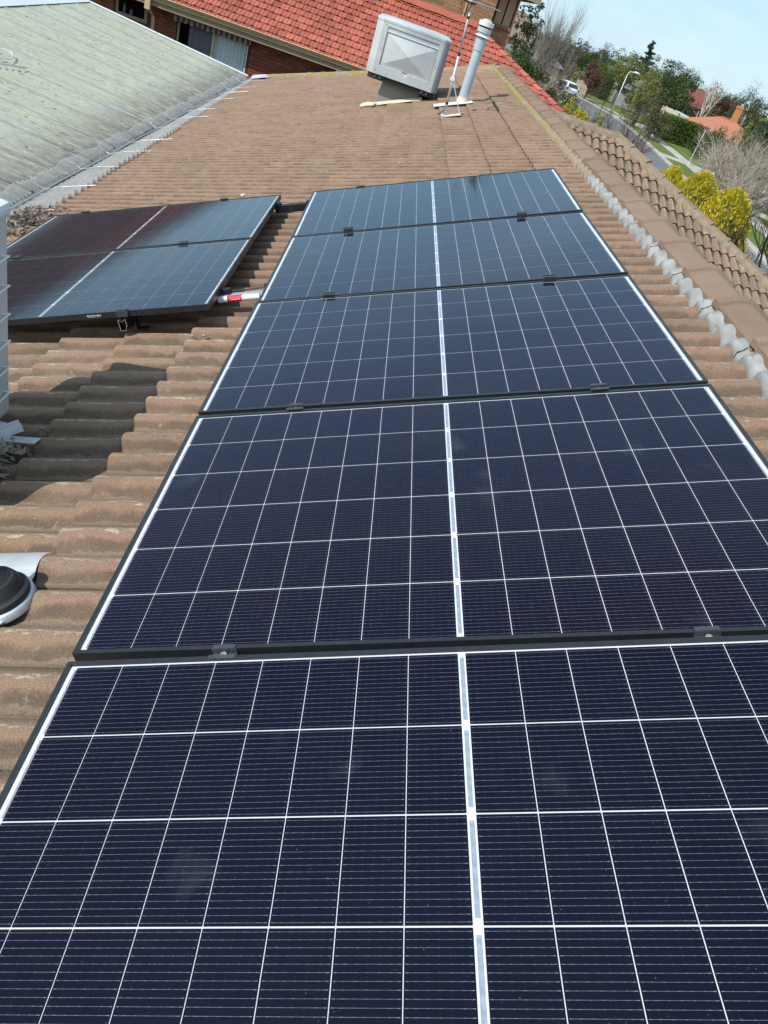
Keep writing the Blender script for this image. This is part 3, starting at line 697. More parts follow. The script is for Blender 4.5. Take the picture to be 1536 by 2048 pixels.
rail(0.355, -5.80, 0.06, 'black mounting rail under the left side of the right hand panel row')
rail(1.40, -5.80, 0.06, 'black mounting rail under the right side of the right hand panel row')
rail(-0.68, -2.335, 0.06, 'black rail sticking out below the front edge of the left panel pair')
rail(-1.765, -2.335, 0.06, 'black rail under the left end of the left panel pair')
# clamps
def clamp_meshes(end):
    m = MB(); h = 0.030
    m.bbox((-h, -.020, .0008), (h, -.0095, .0042), .0008)
    if not end: m.bbox((-h + .004, .0095, .0008), (h - .004, .021, .0042), .0008)
    m.box((-h + .002, -.0105, -.026), (h - .002, -.0085, .002)); m.box((-h + .002, .0085, -.026), (h - .002, .0105, .002)); m.box((-h + .002, -.0086, -.028), (h - .002, .0086, -.012))
    body = m.mesh('clamp_body', M_CLAMP)
    m = MB(); m.lathe([(0, -.0119), (.0072, -.0119), (.0072, -.004), (.0060, -.003), (.0034, -.003), (.0034, -.008), (0, -.008)], 12); bolt = m.mesh('bolt', M_CUT, False)
    return body, bolt
MIDC, ENDC = clamp_meshes(False), clamp_meshes(True)
def clamp(u, v, end, label, flip=False):
    y = -V if flip else V; x = -U if flip else U
    e = empty('panel_clamp', M=frame(P(u, v, 0.0035 + (0.004 if not end else 0)), x, y, N), label=label, cat='clamp', group='dark clamps gripping the panel edges')
    link('clamp_body', (ENDC if end else MIDC)[0], e); link('bolt', MIDC[1], e)
JN = ['first and second', 'second and third', 'third and fourth', 'fourth and fifth']
for s, u in (('left', 0.355), ('right', 1.40)):
    clamp(u, 0.0135, True, f'{s} end clamp on the far edge of the right hand panel row')
    for j in range(4):
        clamp(u, -1.157 * (j + 1) + 0.0115, False, f'{s} clamp between {JN[j]} panels of right hand row, counting from far end')
    clamp(u, -5.7755, True, f'{s} end clamp below the near edge of the right hand row', True)
for s, u in (('left', -1.765), ('right', -0.68)):
    clamp(u, 0.0135, True, f'{s} end clamp on the far edge of the left panel pair')
    clamp(u, -1.1455, False, f'{s} clamp between the two panels of the left pair')
    clamp(u, -2.3045, True, f'{s} end clamp on the front edge of the left panel pair', True)
# rating sticker on the front edge of the near left panel
m = MB(); m.box((-.045, -.0006, -.018), (.045, 0, 0)); st = link('rating_sticker', m.mesh('rating_sticker', M_BLACK)); st.matrix_world = frame(P(-0.83, -2.2915, -.006), U, V, N)
tag(st, 'small black sticker with white marks on the left pair front edge', 'sticker')
for (z0, z1, w) in ((-.0085, -.0040, .038), (-.0145, -.0125, .036)):
    mm = MB(); k = 9
    for i in range(k):
        a = -w + 2 * w * i / k; mm.box((a, -.0009, z0), (a + 2 * w / k * (0.62 if i % 3 else 0.8), -.0006, z1))
    mm.build('white_mark', M_WHITE, st)
# links between the two arrays
e = empty('black_conduit_link', M=frame(P(-.262, -.20, -.055), U, V, N), label='black square conduit bridging the two panel arrays at their far end', cat='conduit')
m = MB(); m.bbox((0, -.025, -.025), (.118, .025, .025), .003); m.build('duct', M_BLACK, e); m = MB(); m.bbox((.121, -.025, -.025), (.29, .025, .025), .003); m.build('duct', M_BLACK, e)
m = MB(); m.bbox((.116, -.028, -.028), (.123, .028, .028), .002); m.build('joint_collar', M_CLAMP, e)
m = MB(); m.bbox((.012, -.03, .02), (.05, .012, .045), .004); m.build('cable_clip', M_BLACK, e); m = MB(); m.bbox((.235, -.03, .02), (.262, .012, .042), .004); m.build('cable_clip', M_BLACK, e)
e = empty('earthing_rail', M=frame(P(-.255, -2.015, -.05), U, V, N), label='short grey rail with a black cable bridging the arrays above the white conduit', cat='rail')
m = MB(); m.bbox((0, -.016, -.022), (.30, .018, .0), .002); m.build('rail_body', M_GALV, e)
m = MB(); m.tube([(0, .012, .012), (.1, .014, .010), (.2, .016, .013), (.31, .016, .016)], .004, 6); m.build('cable', M_BLACK, e)
m = MB(); m.bbox((.012, -.014, .002), (.055, .02, .03), .004); m.build('plug', M_BLACK, e); m = MB(); m.bbox((.235, .0, .01), (.268, .025, .035), .004); m.build('plug', M_BLACK, e)
e = empty('corrugated_conduit', M=frame(P(-.262, -2.057, -.062), U, V, N), label='white corrugated conduit with a red label between the panel arrays', cat='conduit')
m = MB(); prof = []
for i in range(66):
    t = i / 65 * .29; prof += [(.0145, t), (.0172, t + .0011), (.0172, t + .0024), (.0145, t + .0034)]
m.lathe(prof, 14, Matrix.Rotation(R(90), 4, 'Y')); m.build('pipe', M_CONDUIT, e, smooth=True)
m = MB(); m.lathe([(.0176, .058), (.0176, .128)], 14, Matrix.Rotation(R(90), 4, 'Y')); m.build('red_label', M_REDLAB, e, smooth=True)
m = MB(); m.box((.07, -.0182, .000), (.120, -.0172, .0035)); m.build('white_stripe', M_WHITE, e)
for x in (.052, .222):
    m = MB(); m.lathe([(.0182, x), (.0182, x + .005)], 14, Matrix.Rotation(R(90), 4, 'Y')); m.build('cable_tie', M_BLACK, e, smooth=True)

# ------------------------------------------------------------------ things standing on the roof
# evaporative cooler
CX0, CX1, CY0, CY1, CZ0, CZ1 = 0.045, 0.875, 5.60, 6.50, 0.315, 0.945
e = empty('evaporative_cooler', (0.46, 6.0, 0.2), 'weathered grey evaporative cooler box with a pyramid pressed front', 'air cooler')
def cp(m, name, mat, sm=False):
    o = m.build(name, mat, e, smooth=sm); o.matrix_local = Matrix.Translation(-e.location); return o
ch = 0.085
oct_ = [(CX0 - ch, CY0 + ch), (CX0, CY0), (CX1, CY0), (CX1 + ch, CY0 + ch), (CX1 + ch, CY1), (CX0 - ch, CY1)]
m = MB()
n = 6; z0, z1 = CZ0, CZ1
# corner posts, lid and sill form the shell; panels sit between them
for q in ([(CX0 - ch, CY0 + ch), (CX0, CY0), (CX0 + .07, CY0), (CX0 + .07, CY0 + .03), (CX0 - ch + .03, CY0 + ch + .03)],
          [(CX1 - .06, CY0), (CX1, CY0), (CX1 + .035, CY0 + .035), (CX1 + .02, CY0 + .06), (CX1 - .06, CY0 + .03)]):
    m = MB(); m.prism(q, z0, z1 - .03, 'z'); cp(m, 'corner_post', M_COOL)
m = MB(); m.prism([(CX1 + .036, CY0 + .036), (CX1 + .058, CY0 + .045), (CX1 + .062, CY0 + .075), (CX1 + ch, CY0 + ch), (CX1 + ch, CY1), (CX1 - .0, CY1), (CX1, CY0 + .07)], z0 + .004, z1 - .034, 'z'); cp(m, 'side_panel', M_COOLSHADE)
m = MB(); m.prism([(CX0 - ch + .001, CY0 + ch + .031), (CX0 + .05, CY0 + ch + .05), (CX0 + .05, CY1), (CX0 - ch + .001, CY1)], z0 + .004, z1 - .034, 'z'); cp(m, 'side_panel', M_COOL)
m = MB(); m.prism([(CX0 - ch, CY1), (CX1 + ch, CY1), (CX1 + ch, CY1 - .04), (CX0 - ch, CY1 - .04)], z0 + .006, z1 - .036, 'z'); cp(m, 'back_panel', M_COOL)
# lid with a shallow hipped crown
m = MB(); ax = [(x, y) for x, y in oct_]; cxm, cym = (CX0 + CX1) / 2, (CY0 + CY1) / 2
lay = []
for (s, z) in ((1.012, z1 - .030), (1.012, z1 - .004), (.97, z1 + .008), (.62, z1 + .022)):
    lay.append([(cxm + (x - cxm) * s, cym + (y - cym) * s, z) for x, y in ax])
vs = [p for l_ in lay for p in l_]; m.add(vs, [(i * n + j, i * n + (j + 1) % n, (i + 1) * n + (j + 1) % n, (i + 1) * n + j) for i in range(3) for j in range(n)] + [tuple(range(n)), tuple(range(3 * n, 4 * n))]); cp(m, 'lid', M_COOL)
fx0, fx1 = CX0 + .07, CX1 - .06
m = MB(); m.bbox((fx0 - .002, CY0 - .002, z0), (fx1 + .002, CY0 + .03, z0 + .105), .004); cp(m, 'front_rail', M_COOL); m = MB(); m.bbox((fx0 - .002, CY0 - .001, z1 - .075), (fx1 + .002, CY0 + .03, z1 - .031), .004); cp(m, 'front_rail', M_COOL)
# recessed slot and pyramid panel
m = MB(); m.bbox((fx0, CY0 + .012, z1 - .125), (fx1, CY0 + .02, z1 - .076), .002); cp(m, 'slot_panel', M_COOL)
m = MB(); m.bbox((fx0, CY0 + .004, z1 - .132), (fx1, CY0 + .016, z1 - .122), .002); cp(m, 'trim_strip', M_WHITE)
m = MB(); m.bbox((fx0, CY0 - .004, z0 + .103), (fx1, CY0 + .016, z0 + .112), .002); cp(m, 'trim_strip', M_WHITE)
px0, px1, pz0, pz1 = fx0 + .004, fx1 - .004, z0 + .113, z1 - .133
m = MB(); c_ = ((px0 + px1) / 2, CY0 - .038, (pz0 + pz1) / 2); yy = CY0 + .020
qs = [(px0, yy, pz0), (px1, yy, pz0), (px1, yy, pz1), (px0, yy, pz1)]
i_ = [(px0 + .03, yy - .006, pz0 + .02), (px1 - .03, yy - .006, pz0 + .02), (px1 - .03, yy - .006, pz1 - .02), (px0 + .03, yy - .006, pz1 - .02)]
m.add(qs + i_ + [c_], [(0, 1, 5, 4), (1, 2, 6, 5), (2, 3, 7, 6), (3, 0, 4, 7), (4, 5, 8), (5, 6, 8), (6, 7, 8), (7, 4, 8)]); cp(m, 'pyramid_panel', M_COOL)
m = MB(); m.bbox((cxm - .03, CY0 - .006, z0 + .112), (cxm + .045, CY0 + .004, z0 + .118), .001); cp(m, 'latch', M_DARKTRAY)
m = MB(); m.bbox((cxm + .015, CY0 - .004, z0 + .065), (cxm + .05, CY0 + .0, z0 + .098), .001); cp(m, 'badge', M_WHITE)
m = MB(); m.prism([(CX0 - .05, CY0 + .06), (CX0 + .03, CY0 + .02), (CX1 - .03, CY0 + .02), (CX1 + .05, CY0 + .06), (CX1 + .05, CY1 - .05), (CX0 - .05, CY1 - .05)], z0 - .065, z0, 'z'); cp(m, 'water_tray', M_DARKTRAY)
for x in (CX0 + .05, CX0 + .12, CX1 - .12, CX1 - .05):
    m = MB(); m.lathe([(0, 0), (.008, 0), (.008, .008), (0, .008)], 8, Matrix.Translation((x, CY0 + .018, z0 - .03)) @ Matrix.Rotation(R(90), 4, 'X')); cp(m, 'bolt', M_CUT)
for (x, z) in [(fx0 - .03, z0 + .05), (fx0 - .03, z0 + .3), (fx0 - .03, z1 - .06), (fx1 + .03, z0 + .05), (fx1 + .03, z0 + .3), (fx1 + .03, z1 - .06), (fx0 + .12, z0 + .03), (fx1 - .12, z0 + .03), (cxm, z1 - .05), (fx0 + .15, z1 - .1), (fx1 - .15, z1 - .1)]:
    m = MB(); m.lathe([(0, 0), (.0065, 0), (.005, .004), (0, .005)], 8, Matrix.Translation((x, CY0 - .001, z)) @ Matrix.Rotation(R(90), 4, 'X')); cp(m, 'screw', M_DUCT)
# duct dropping through the roof
def rz(x, n=-.13): return (x - 0) * math.tan(TH) + n / CO
dx0, dx1, dy0, dy1 = 0.18, 0.74, 5.72, 6.30
m = MB(); m.add([(dx0 - .02, dy0, rz(dx0) - .03), (dx1 + .02, dy0, rz(dx1) - .03), (dx1 + .02, dy1, rz(dx1) - .03), (dx0 - .02, dy1, rz(dx0) - .03), (dx0 + .04, dy0 + .02, z0 - .06), (dx1, dy0 + .02, z0 - .06), (dx1, dy1, z0 - .06), (dx0 + .04, dy1, z0 - .06)], [(0, 1, 5, 4), (1, 2, 6, 5), (2, 3, 7, 6), (3, 0, 4, 7)]); cp(m, 'dropper_duct', M_DUCT)
m = MB(); k = 18
top = [Vector((dx0 - .05 + (dx1 - dx0 + .1) * i / k, dy0 - .01, 0)) for i in range(k + 1)]
rr = random.Random(3)
A = [Vector((p.x, p.y, rz(p.x) + .045)) for p in top]; B_ = [Vector((p.x, p.y - .035 - .025 * rr.random(), rz(p.x) + .010)) for p in top]
m.add(A + B_, [(i, i + 1, k + 2 + i, k + 1 + i) for i in range(k)]); cp(m, 'lead_apron', M_SILIC)
m = MB(); bm = bmesh.new(); bmesh.ops.create_icosphere(bm, subdivisions=3, radius=1)
for v_ in bm.verts:
    p = v_.co; nz = 1 + .25 * math.sin(5 * p.x + 2) * math.cos(4 * p.y); v_.co = Vector((p.x * .12 * nz, p.y * .10 * nz, p.z * .032))
m.bm(bm, Matrix.Translation((dx0 - .08, dy0 - .02, rz(dx0 - .08) + .02)) @ Matrix.Rotation(-TH, 4, 'Y')); cp(m, 'sealant_blob', M_SILIC, True)

# flue
fb = Vector((1.270, 5.01, rz(1.27)))
e = empty('flue_pipe', fb, 'pale blue flue pipe with a ringed cowl beside the aerial', 'flue')
def fl(prof, name, mat, nn=28): mm = MB(); mm.lathe(prof, nn); return autosmooth(mm.build(name, mat, e), 40)
fl([(.060, -.05), (.060, .62)], 'pipe', M_FLUE)
fl([(.0605, .600), (.068, .606), (.072, .735), (.064, .745), (.05, .745)], 'sleeve', M_FLUE)
fl([(.052, .74), (.052, .80)], 'neck', M_FLUE)
fl([(.098, .757), (.094, .752), (.056, .795), (.054, .79), (.098, .757)], 'skirt', M_WHITE)
fl([(.052, .795), (.088, .800), (.090, .848), (.086, .850)], 'cowl_ring', M_COOL)
fl([(.07, .848), (.07, .868)], 'cowl_gap', M_DARKTRAY)
fl([(.07, .866), (.094, .868), (.096, .915), (.092, .917), (.07, .912)], 'cowl_ring', M_WHITE)
fl([(.072, .910), (.066, .924), (.05, .936), (.025, .944), (0.0, .946)], 'dome', M_COOL)
m = MB(); m.lathe([(.066, -.06), (.072, .01), (.066, .055), (.0605, .075)], 24); m.build('sealant_collar', M_SILIC, e, smooth=True)
m = MB(); m.bbox((0, -.13, 0), (.50, .12, .006), .002, frame(P(.96, 4.99, -.118) - fb, U, V, N)); m.build('flashing_plate', M_WHITE, e)

# television aerial on the roof
ab = Vector(P(1.065, 3.98, -.115)); e = empty('roof_aerial', ab, 'slim grey television aerial mast on a white base bracket', 'aerial')
mt = Vector((0.962, 3.98, 1.425)) - ab
m = MB(); m.tube([(0, 0, .02), mt * 0.56], .0145, 10); m.build('mast', M_GALV, e, smooth=True)
m = MB(); m.tube([mt * 0.55, mt], .0115, 10); m.build('mast_top', M_GALV, e, smooth=True)
for t in (0.11, .545, .86):
    m = MB(); m.tube([mt * t, mt * (t + .022)], .0165, 10); m.build('tape_band', M_BLACK, e, smooth=True)
m = MB(); m.bbox((-.03, -.05, -.006), (.20, .05, .004), .002, frame(Vector((0, 0, 0)), U, V, N)); m.bbox((-.032, -.05, -.02), (-.0, .05, .012), .002, frame(Vector((0, 0, 0)), U, V, N)); m.build('base_bracket', M_WHITE, e)
m = MB(); m.tube([mt * .34, Vector((.17, -.03, .075))], .004, 6); m.tube([mt * .34, Vector((.17, .06, .075))], .004, 6); m.build('stay', M_WHITE, e)
m = MB(); m.bbox((-.03, -.02, -.02), (.02, .02, .02), .004, Matrix.Translation(mt * .34)); m.build('stay_clamp', M_WHITE, e)
m = MB(); m.bbox((-.09, -.03, -.022), (.05, .03, .018), .006, Matrix.Translation(mt)); m.build('junction_box', M_BLACK, e)
m = MB(); m.bbox((-.055, -.55, -.008), (-.035, .35, .010), .003, Matrix.Translation(mt)); m.build('boom', M_GALV, e)
for (y, z, L0, L1) in ((-.28, .006, -.30, .26), (-.06, .0, -.30, .22), (.10, .0, -.28, .20), (.24, .0, -.26, .18), (.34, 0, -.24, .17)):
    m = MB(); m.tube([mt + Vector((-.045 + L0, y, z)), mt + Vector((-.045 + L1 + .09, y, z))], .0055, 8); m.build('element', M_CUT, e, smooth=True)
m = MB(); pts = [mt + Vector((-.10, 0, 0)), mt + Vector((-.105, 0, -.06)), mt + Vector((-.09, -.01, -.11)), mt + Vector((-.05, -.02, -.125)), mt + Vector((-.02, -.02, -.10)), mt + Vector((-.005, -.018, -.07))]
m.tube(catmull(pts, 4), .0035, 6); m.build('cable_loop', M_BLACK, e, smooth=True)
m = MB(); m.tube(catmull([(-.02, -.03, .06), (-.06, -.06, .02), (-.075, -.03, .0), (-.05, .01, .0)], 4), .004, 6); m.build('cable_tail', M_BLACK, e)

# air conditioner at the left edge, its wire guard and steel bracket
AX, AY, AZ0, AZ1 = -0.815, -3.10, -0.44, 0.42
e = empty('air_conditioner', (AX - .2, AY - .4, AZ0 - .05), 'white outdoor air conditioner cabinet at the left edge with side wire guard', 'air conditioner')
def ap(m, name, mat, sm=False):
    o = m.build(name, mat, e, smooth=sm); o.matrix_local = Matrix.Translation(-e.location); return o
m = MB(); m.bbox((AX - .34, AY - .84, AZ0), (AX, AY, AZ1 - .05), .010); ap(m, 'cabinet', M_ACSIDE)
m = MB(); m.bbox((AX - .352, AY - .852, AZ1 - .058), (AX + .012, AY + .012, AZ1), .022); ap(m, 'lid', M_WHITE)
m = MB(); m.bbox((AX - .05, AY - .846, AZ0 + .05), (AX + .004, AY - .795, AZ1 - .06), .003); ap(m, 'corner_post', M_ACSIDE)
for k in range(6):
    z = AZ1 - .185 - k * .112
    m = MB(); m.tube([(AX, AY - .05, z), (AX + .020, AY - .03, z), (AX + .020, AY - .80, z), (AX, AY - .82, z)], .0032, 6); ap(m, 'guard_wire', M_WHITE)
for y in (AY - .12, AY - .72):
    m = MB(); m.bbox((AX - .36, y - .03, rz(AX - .34) - .02), (AX + .03, y + .03, AZ0), .004); ap(m, 'foot', M_GALV)
e = empty('steel_bracket', P(-.86, -3.32, -.11), 'white slotted steel bracket lying beside the air conditioner', 'bracket')
br = frame(Vector((0, 0, 0)), U, V, N)
m = MB(); m.bbox((-.10, -.03, .0), (.19, .012, .004), .001, br @ Matrix.Rotation(R(-14), 4, 'Z')); m.build('flat_bar', M_GALV, e)
rot = br @ Matrix.Rotation(R(38), 4, 'Z')
m = MB(); m.bbox((-.12, -.02, .0), (.09, .022, .003), .001, rot); m.bbox((-.12, -.022, .0), (.09, -.018, .035), .001, rot); m.bbox((-.12, .018, .0), (.09, .022, .035), .001, rot); m.build('channel', M_WHITE, e)
m = MB()
bx_ = br @ Matrix.Translation((.0, -.085, .0))
m.box((-.13, -.03, 0), (.045, -.027, .06), bx_); m.box((-.13, .027, 0), (.045, .03, .06), bx_); m.box((-.13, -.03, .057), (.045, .03, .06), bx_); m.box((-.13, -.03, 0), (.045, .03, .003), bx_); m.build('box_section', M_WHITE, e)
for x in (.02, .07):
    m = MB(); m.lathe([(0, 0), (.007, 0), (.007, .0006), (0, .0006)], 10, br @ Matrix.Rotation(R(-14), 4, 'Z') @ Matrix.Translation((x, -.008, .0041))); m.build('bolt_hole', M_DARKTRAY, e)

# roof vent boot on a metal flashing
e = empty('roof_vent', M=frame(P(-.40, -4.262, -.118), U, V, N), label='black ringed rubber roof vent on a pale metal flashing sheet', cat='roof vent')
m = MB(); k = 16
g0 = [(-.30 + 0, -.22 + .42 * j / k) for j in range(k + 1)]
vs = []
for x in (-.42, -.25, -.08, .052):
    for j in range(k + 1):
        v_ = -.145 + .37 * j / k; vv = v_ - 4.262
        vs.append((x, v_, max(roll(vv - .02) * .55, .006 - .1 * max(0, abs(v_) - .12)) - .012 - .05 * max(0, x + .05)))
m.add(vs, [(i * (k + 1) + j, (i + 1) * (k + 1) + j, (i + 1) * (k + 1) + j + 1, i * (k + 1) + j + 1) for i in range(3) for j in range(k)]); m.build('flashing_sheet', M_FLASH, e, smooth=True)
m = MB(); m.lathe([(.098, -.018), (.098, .004), (.092, .008), (.07, .008)], 40); m.build('raised_collar', M_GALV, e, smooth=True)
lz = Matrix.Translation((0, 0, .016)) @ Matrix.Diagonal((.43, .43, .6, 1))
m = MB(); m.lathe([(.205, -.02), (.212, .0), (.21, .018), (.195, .026), (.182, .026), (.176, .034), (.170, .062), (.150, .086), (.130, .092)], 48, lz); autosmooth(m.build('rubber_skirt', M_RUBBER, e), 30)
m = MB(); prof = [(.132, .091)]
for i in range(6):
    r0 = .130 - i * .0125; z = .093 + i * .006; prof += [(r0, z), (r0 - .004, z + .006), (r0 - .010, z + .007), (r0 - .0125, z + .005)]
prof += [(.05, .14), (.05, .30)]
m.lathe(prof, 48, lz); autosmooth(m.build('stepped_boot', M_RUBBER, e), 25)

# leaf litter
def litter(name, c, ext, n, size, label, seed, normal=N, heap=0.05):
    rr = random.Random(seed); m = MB()
    ux, vx = normal.orthogonal().normalized(), None; vx = normal.cross(ux)
    for i in range(n):
        a = rr.gauss(0, .42); b = rr.gauss(0, .42); hgt = heap * math.exp(-(a * a + b * b) * 1.6) * rr.random()
        p = Vector(c) + U * a * ext[0] + V * b * ext[1] + normal * (hgt + .006)
        d = Vector((rr.uniform(-1, 1), rr.uniform(-1, 1), rr.uniform(-.35, .35))).normalized(); w = d.cross(Vector((rr.uniform(-.6, .6), rr.uniform(-.6, .6), 1))).normalized()
        L = size * rr.uniform(.5, 1.5); wd = L * rr.uniform(.16, .4); cu = w.cross(d) * L * rr.uniform(-.25, .25)
        m.add([p - d * L / 2, p + w * wd / 2 + cu, p + d * L / 2, p - w * wd / 2 + cu], [(0, 1, 2, 3)])
    o = m.build(name, L_DRY, fix=False); return tag(o, label, 'leaf litter', kind='stuff')
litter('leaf_litter', P(-2.50, 0.40, -.125), (.22, .55), 900, .055, 'pile of dry brown leaves beside the gutter next to the left panels', 11, N, .10)
litter('leaf_litter', P(-.80, -3.52, -.135), (.09, .22), 260, .045, 'dry leaves and twigs under the steel bracket by the air conditioner', 12, N, .05)
def pebble(u, v, s, label, mat, seed):
    bm = bmesh.new(); bmesh.ops.create_icosphere(bm, subdivisions=2, radius=s); rr = random.Random(seed)
    for v_ in bm.verts: v_.co *= rr.uniform(.75, 1.15); v_.co.z *= .55
    mm = MB(); mm.bm(bm); o = mm.build('stone_chip', mat, smooth=True); o.matrix_world = frame(P(u, v, -.128 + s * .3), U, V, N); tag(o, label, 'stone chip')
pebble(-.335, -2.375, .013, 'left one of two small stone chips on a tile by the conduit', M_MORTAR, 1)
pebble(-.275, -2.375, .012, 'right one of two small stone chips on a tile by the conduit', M_DUCT, 2)
pebble(-.70, .70, .022, 'loose pale mortar flake on the tiles behind the left panels', M_SILIC, 3)

# ------------------------------------------------------------------ corrugated roof, gutter and guard on the left
GX0, GZ0 = -2.66, -1.165; GP = math.atan2(.367, 3.507); GXT = -6.15
def gz(x): return GZ0 + (GX0 - x) * math.tan(GP)
e = empty('corrugated_roof', (-4.4, 4, GZ), 'pale lichen covered corrugated roof on the left beyond the gutter', 'roof')
def ep(m, name, mat, sm=False, fix=True):
    o = m.build(name, mat, e, smooth=sm, fix=fix); o.matrix_local = Matrix.Translation(-e.location); return o
y = 12.18; SW = 0.762
k = 0
while y > -7:
    m = MB(); ny = 40; xs = [GX0 + .015 * math.sin(k * 2.3), -3.4, -4.3, -5.2, GXT]; off = .0025 if k % 2 else 0.0
    vs = []
    for x in xs:
        for j in range(ny + 1):
            yy = y - (SW + .03) * j / ny
            vs.append((x, yy, gz(x) + 0.012 * math.sin(yy / .0762 * 2 * math.pi) + off + .003 * math.sin(x * 3 + k)))
    m.add(vs, [(i * (ny + 1) + j, i * (ny + 1) + j + 1, (i + 1) * (ny + 1) + j + 1, (i + 1) * (ny + 1) + j) for i in range(len(xs) - 1) for j in range(ny)])
    # raised lap roll along one edge
    m.add([(x, y + d, gz(x) + h) for x in (GX0, GXT) for d, h in ((-.028, .012), (-.014, .026), (.0, .012))], [(0, 1, 4, 3), (1, 2, 5, 4)])
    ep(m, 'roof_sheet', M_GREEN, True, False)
    y -= SW; k += 1
m = MB(); m.bbox((GXT, 12.16, gz(GXT) - .10), (GX0, 12.20, gz(GXT) - .09), .002)
m = MB()
for (a, b) in ((GX0 + .0, -4.62), (-4.63, GXT - .1)):
    m2 = MB(); m2.prism([(12.11, .022), (12.205, .030), (12.205, -.11), (12.195, -.11), (12.195, .018), (12.11, .012)], 0, 1, 'x')
    vs = [(a + (b - a) * p[0], p[1], p[2] + gz(a + (b - a) * p[0])) for p in m2.v]; m3 = MB(); m3.v = vs; m3.f = m2.f; m3.r = m2.r; m3.mi = m2.mi; ep(m3, 'barge_capping', M_WHITE)
m = MB(); m.add([(GXT + .16, yy, gz(GXT + .16) + .025) for yy in (-7, 12.2)] + [(GXT - .02, yy, gz(GXT) + .07) for yy in (-7, 12.2)] + [(GXT - .25, yy, gz(GXT) + .03) for yy in (-7, 12.2)], [(0, 1, 3, 2), (2, 3, 5, 4)]); ep(m, 'ridge_capping', M_WHITE)
m = MB(); m.add([(GXT - .2, -7, gz(GXT) + .02), (GXT - .2, 12.18, gz(GXT) + .02), (-11, 12.18, -1.35), (-11, -7, -1.35)], [(0, 1, 2, 3)]); ep(m, 'far_slope', M_GREEN)
m = MB(); m.box((-10.5, -6.8, GZ), (GX0 - .35, 12.0, -1.40)); ep(m, 'wall', M_BRICK)
# box gutter
e = empty('box_gutter', (-2.62, 4, -1.40), 'dark box gutter running between the tiled and corrugated roofs', 'gutter')
m = MB(); m.prism([(-2.72, -1.22), (-2.715, -1.22), (-2.705, -1.34), (-2.545, -1.34), (-2.535, -1.235), (-2.53, -1.235), (-2.535, -1.35), (-2.715, -1.35)], -7.5, 12.6, 'y'); o = m.build('trough', M_GALV, e); o.matrix_local = Matrix.Translation(-e.location)
litter('leaf_litter', P(-2.78, 5.0, -.20), (.02, 5.5), 500, .05, 'strip of rotting leaves lying in the box gutter', 13, N, .03)
# mesh guard following the tiles, sagging across the gutter and lapping the sheets
m = MB(); vs = []; cols = 7; nv_ = 620
for i in range(nv_ + 1):
    v = 0.15 + (12.0 - 0.15) * i / nv_; far = (v - .15) / 11.85
    ut = -2.42 - .30 * far + .012 * math.sin(v * 4.1)
    h = roll(v - .02)
    pts = [P(ut, v, -.155 + h + .022), P((ut - 2.80) / 2, v, -.155 + h + .020), P(-2.79, v, -.155 + h + .020), Vector((-2.60, v, -1.195 - .004 * math.sin(v * 9))), Vector((-2.68, v, gz(-2.68) + .016)),
           Vector((-2.75, v, gz(-2.75) + .0095 * math.sin(v / .0762 * 2 * math.pi) + .020)), Vector((-2.80 - .03 * math.sin(v * 3.1) * math.sin(v * 7.7), v, gz(-2.80) + .0095 * math.sin(v / .0762 * 2 * math.pi) + .021))]
    vs += pts
m.add(vs, [(i * cols + j, i * cols + j + 1, (i + 1) * cols + j + 1, (i + 1) * cols + j) for i in range(nv_) for j in range(cols - 1)])
e = empty('gutter_guard', (-2.6, 6, -1.25), 'grey mesh gutter guard laid over the tile edge and gutter', 'gutter guard')
o = m.build('mesh_sheet', M_GUARD, e, smooth=True, fix=False); o.matrix_local = Matrix.Translation(-e.location)
m = MB(); m.tube([(-2.62 + .006 * math.sin(i * 1.3), .7 + i * .45, -1.175 + .003 * math.sin(i)) for i in range(25)], .0065, 6); o = m.build('guard_wire', M_CUT, e); o.matrix_local = Matrix.Translation(-e.location)
rr = random.Random(21)
v = 0.75
while v < 11.5:
    m = MB(); d = rr.uniform(-.05, .05)
    m.tube([(-2.74 + rr.uniform(-.02, .02), v + .03 + d, gz(-2.74) + .024), (-2.62, v, -1.168), (-2.45, v - .03, -1.085), P(-2.43 + rr.uniform(0, .12), v - .07 - d, -.10)], .0022, 5); o = m.build('guard_strap', M_GALV, e); o.matrix_local = Matrix.Translation(-e.location)
    v += rr.uniform(.6, 1.3)
# second aerial standing on the corrugated roof, mostly outside the picture
e = empty('folded_aerial', (-5.1, 5.4, gz(-5.1)), 'white folded loop aerial lying on the corrugated roof at the left edge', 'aerial')
def lp(x, y): return Vector((x, y, gz(x) + .055)) - e.location
m = MB(); m.tube([lp(-5.15, 5.35), lp(-4.83, 5.64), lp(-4.745, 5.71), lp(-4.68, 5.68), lp(-4.647, 5.59), lp(-4.60, 5.44), lp(-4.588, 5.354), lp(-4.65, 5.24), lp(-5.0, 4.9)], .009, 8); m.build('folded_loop', M_WHITE, e, smooth=True)
m = MB(); m.tube([lp(-4.95, 4.28), lp(-4.337, 5.298)], .010, 8); m.build('rod', M_WHITE, e, smooth=True)
m = MB(); m.tube([lp(-4.97, 4.2), lp(-5.2, 5.6)], .011, 8); m.build('boom', M_GALV, e)
m = MB(); m.bbox((-5.16, 5.0, gz(-5.1)), (-5.08, 5.1, gz(-5.1) + .05), .005, Matrix.Translation(-e.location)); m.build('mount', M_GALV, e)

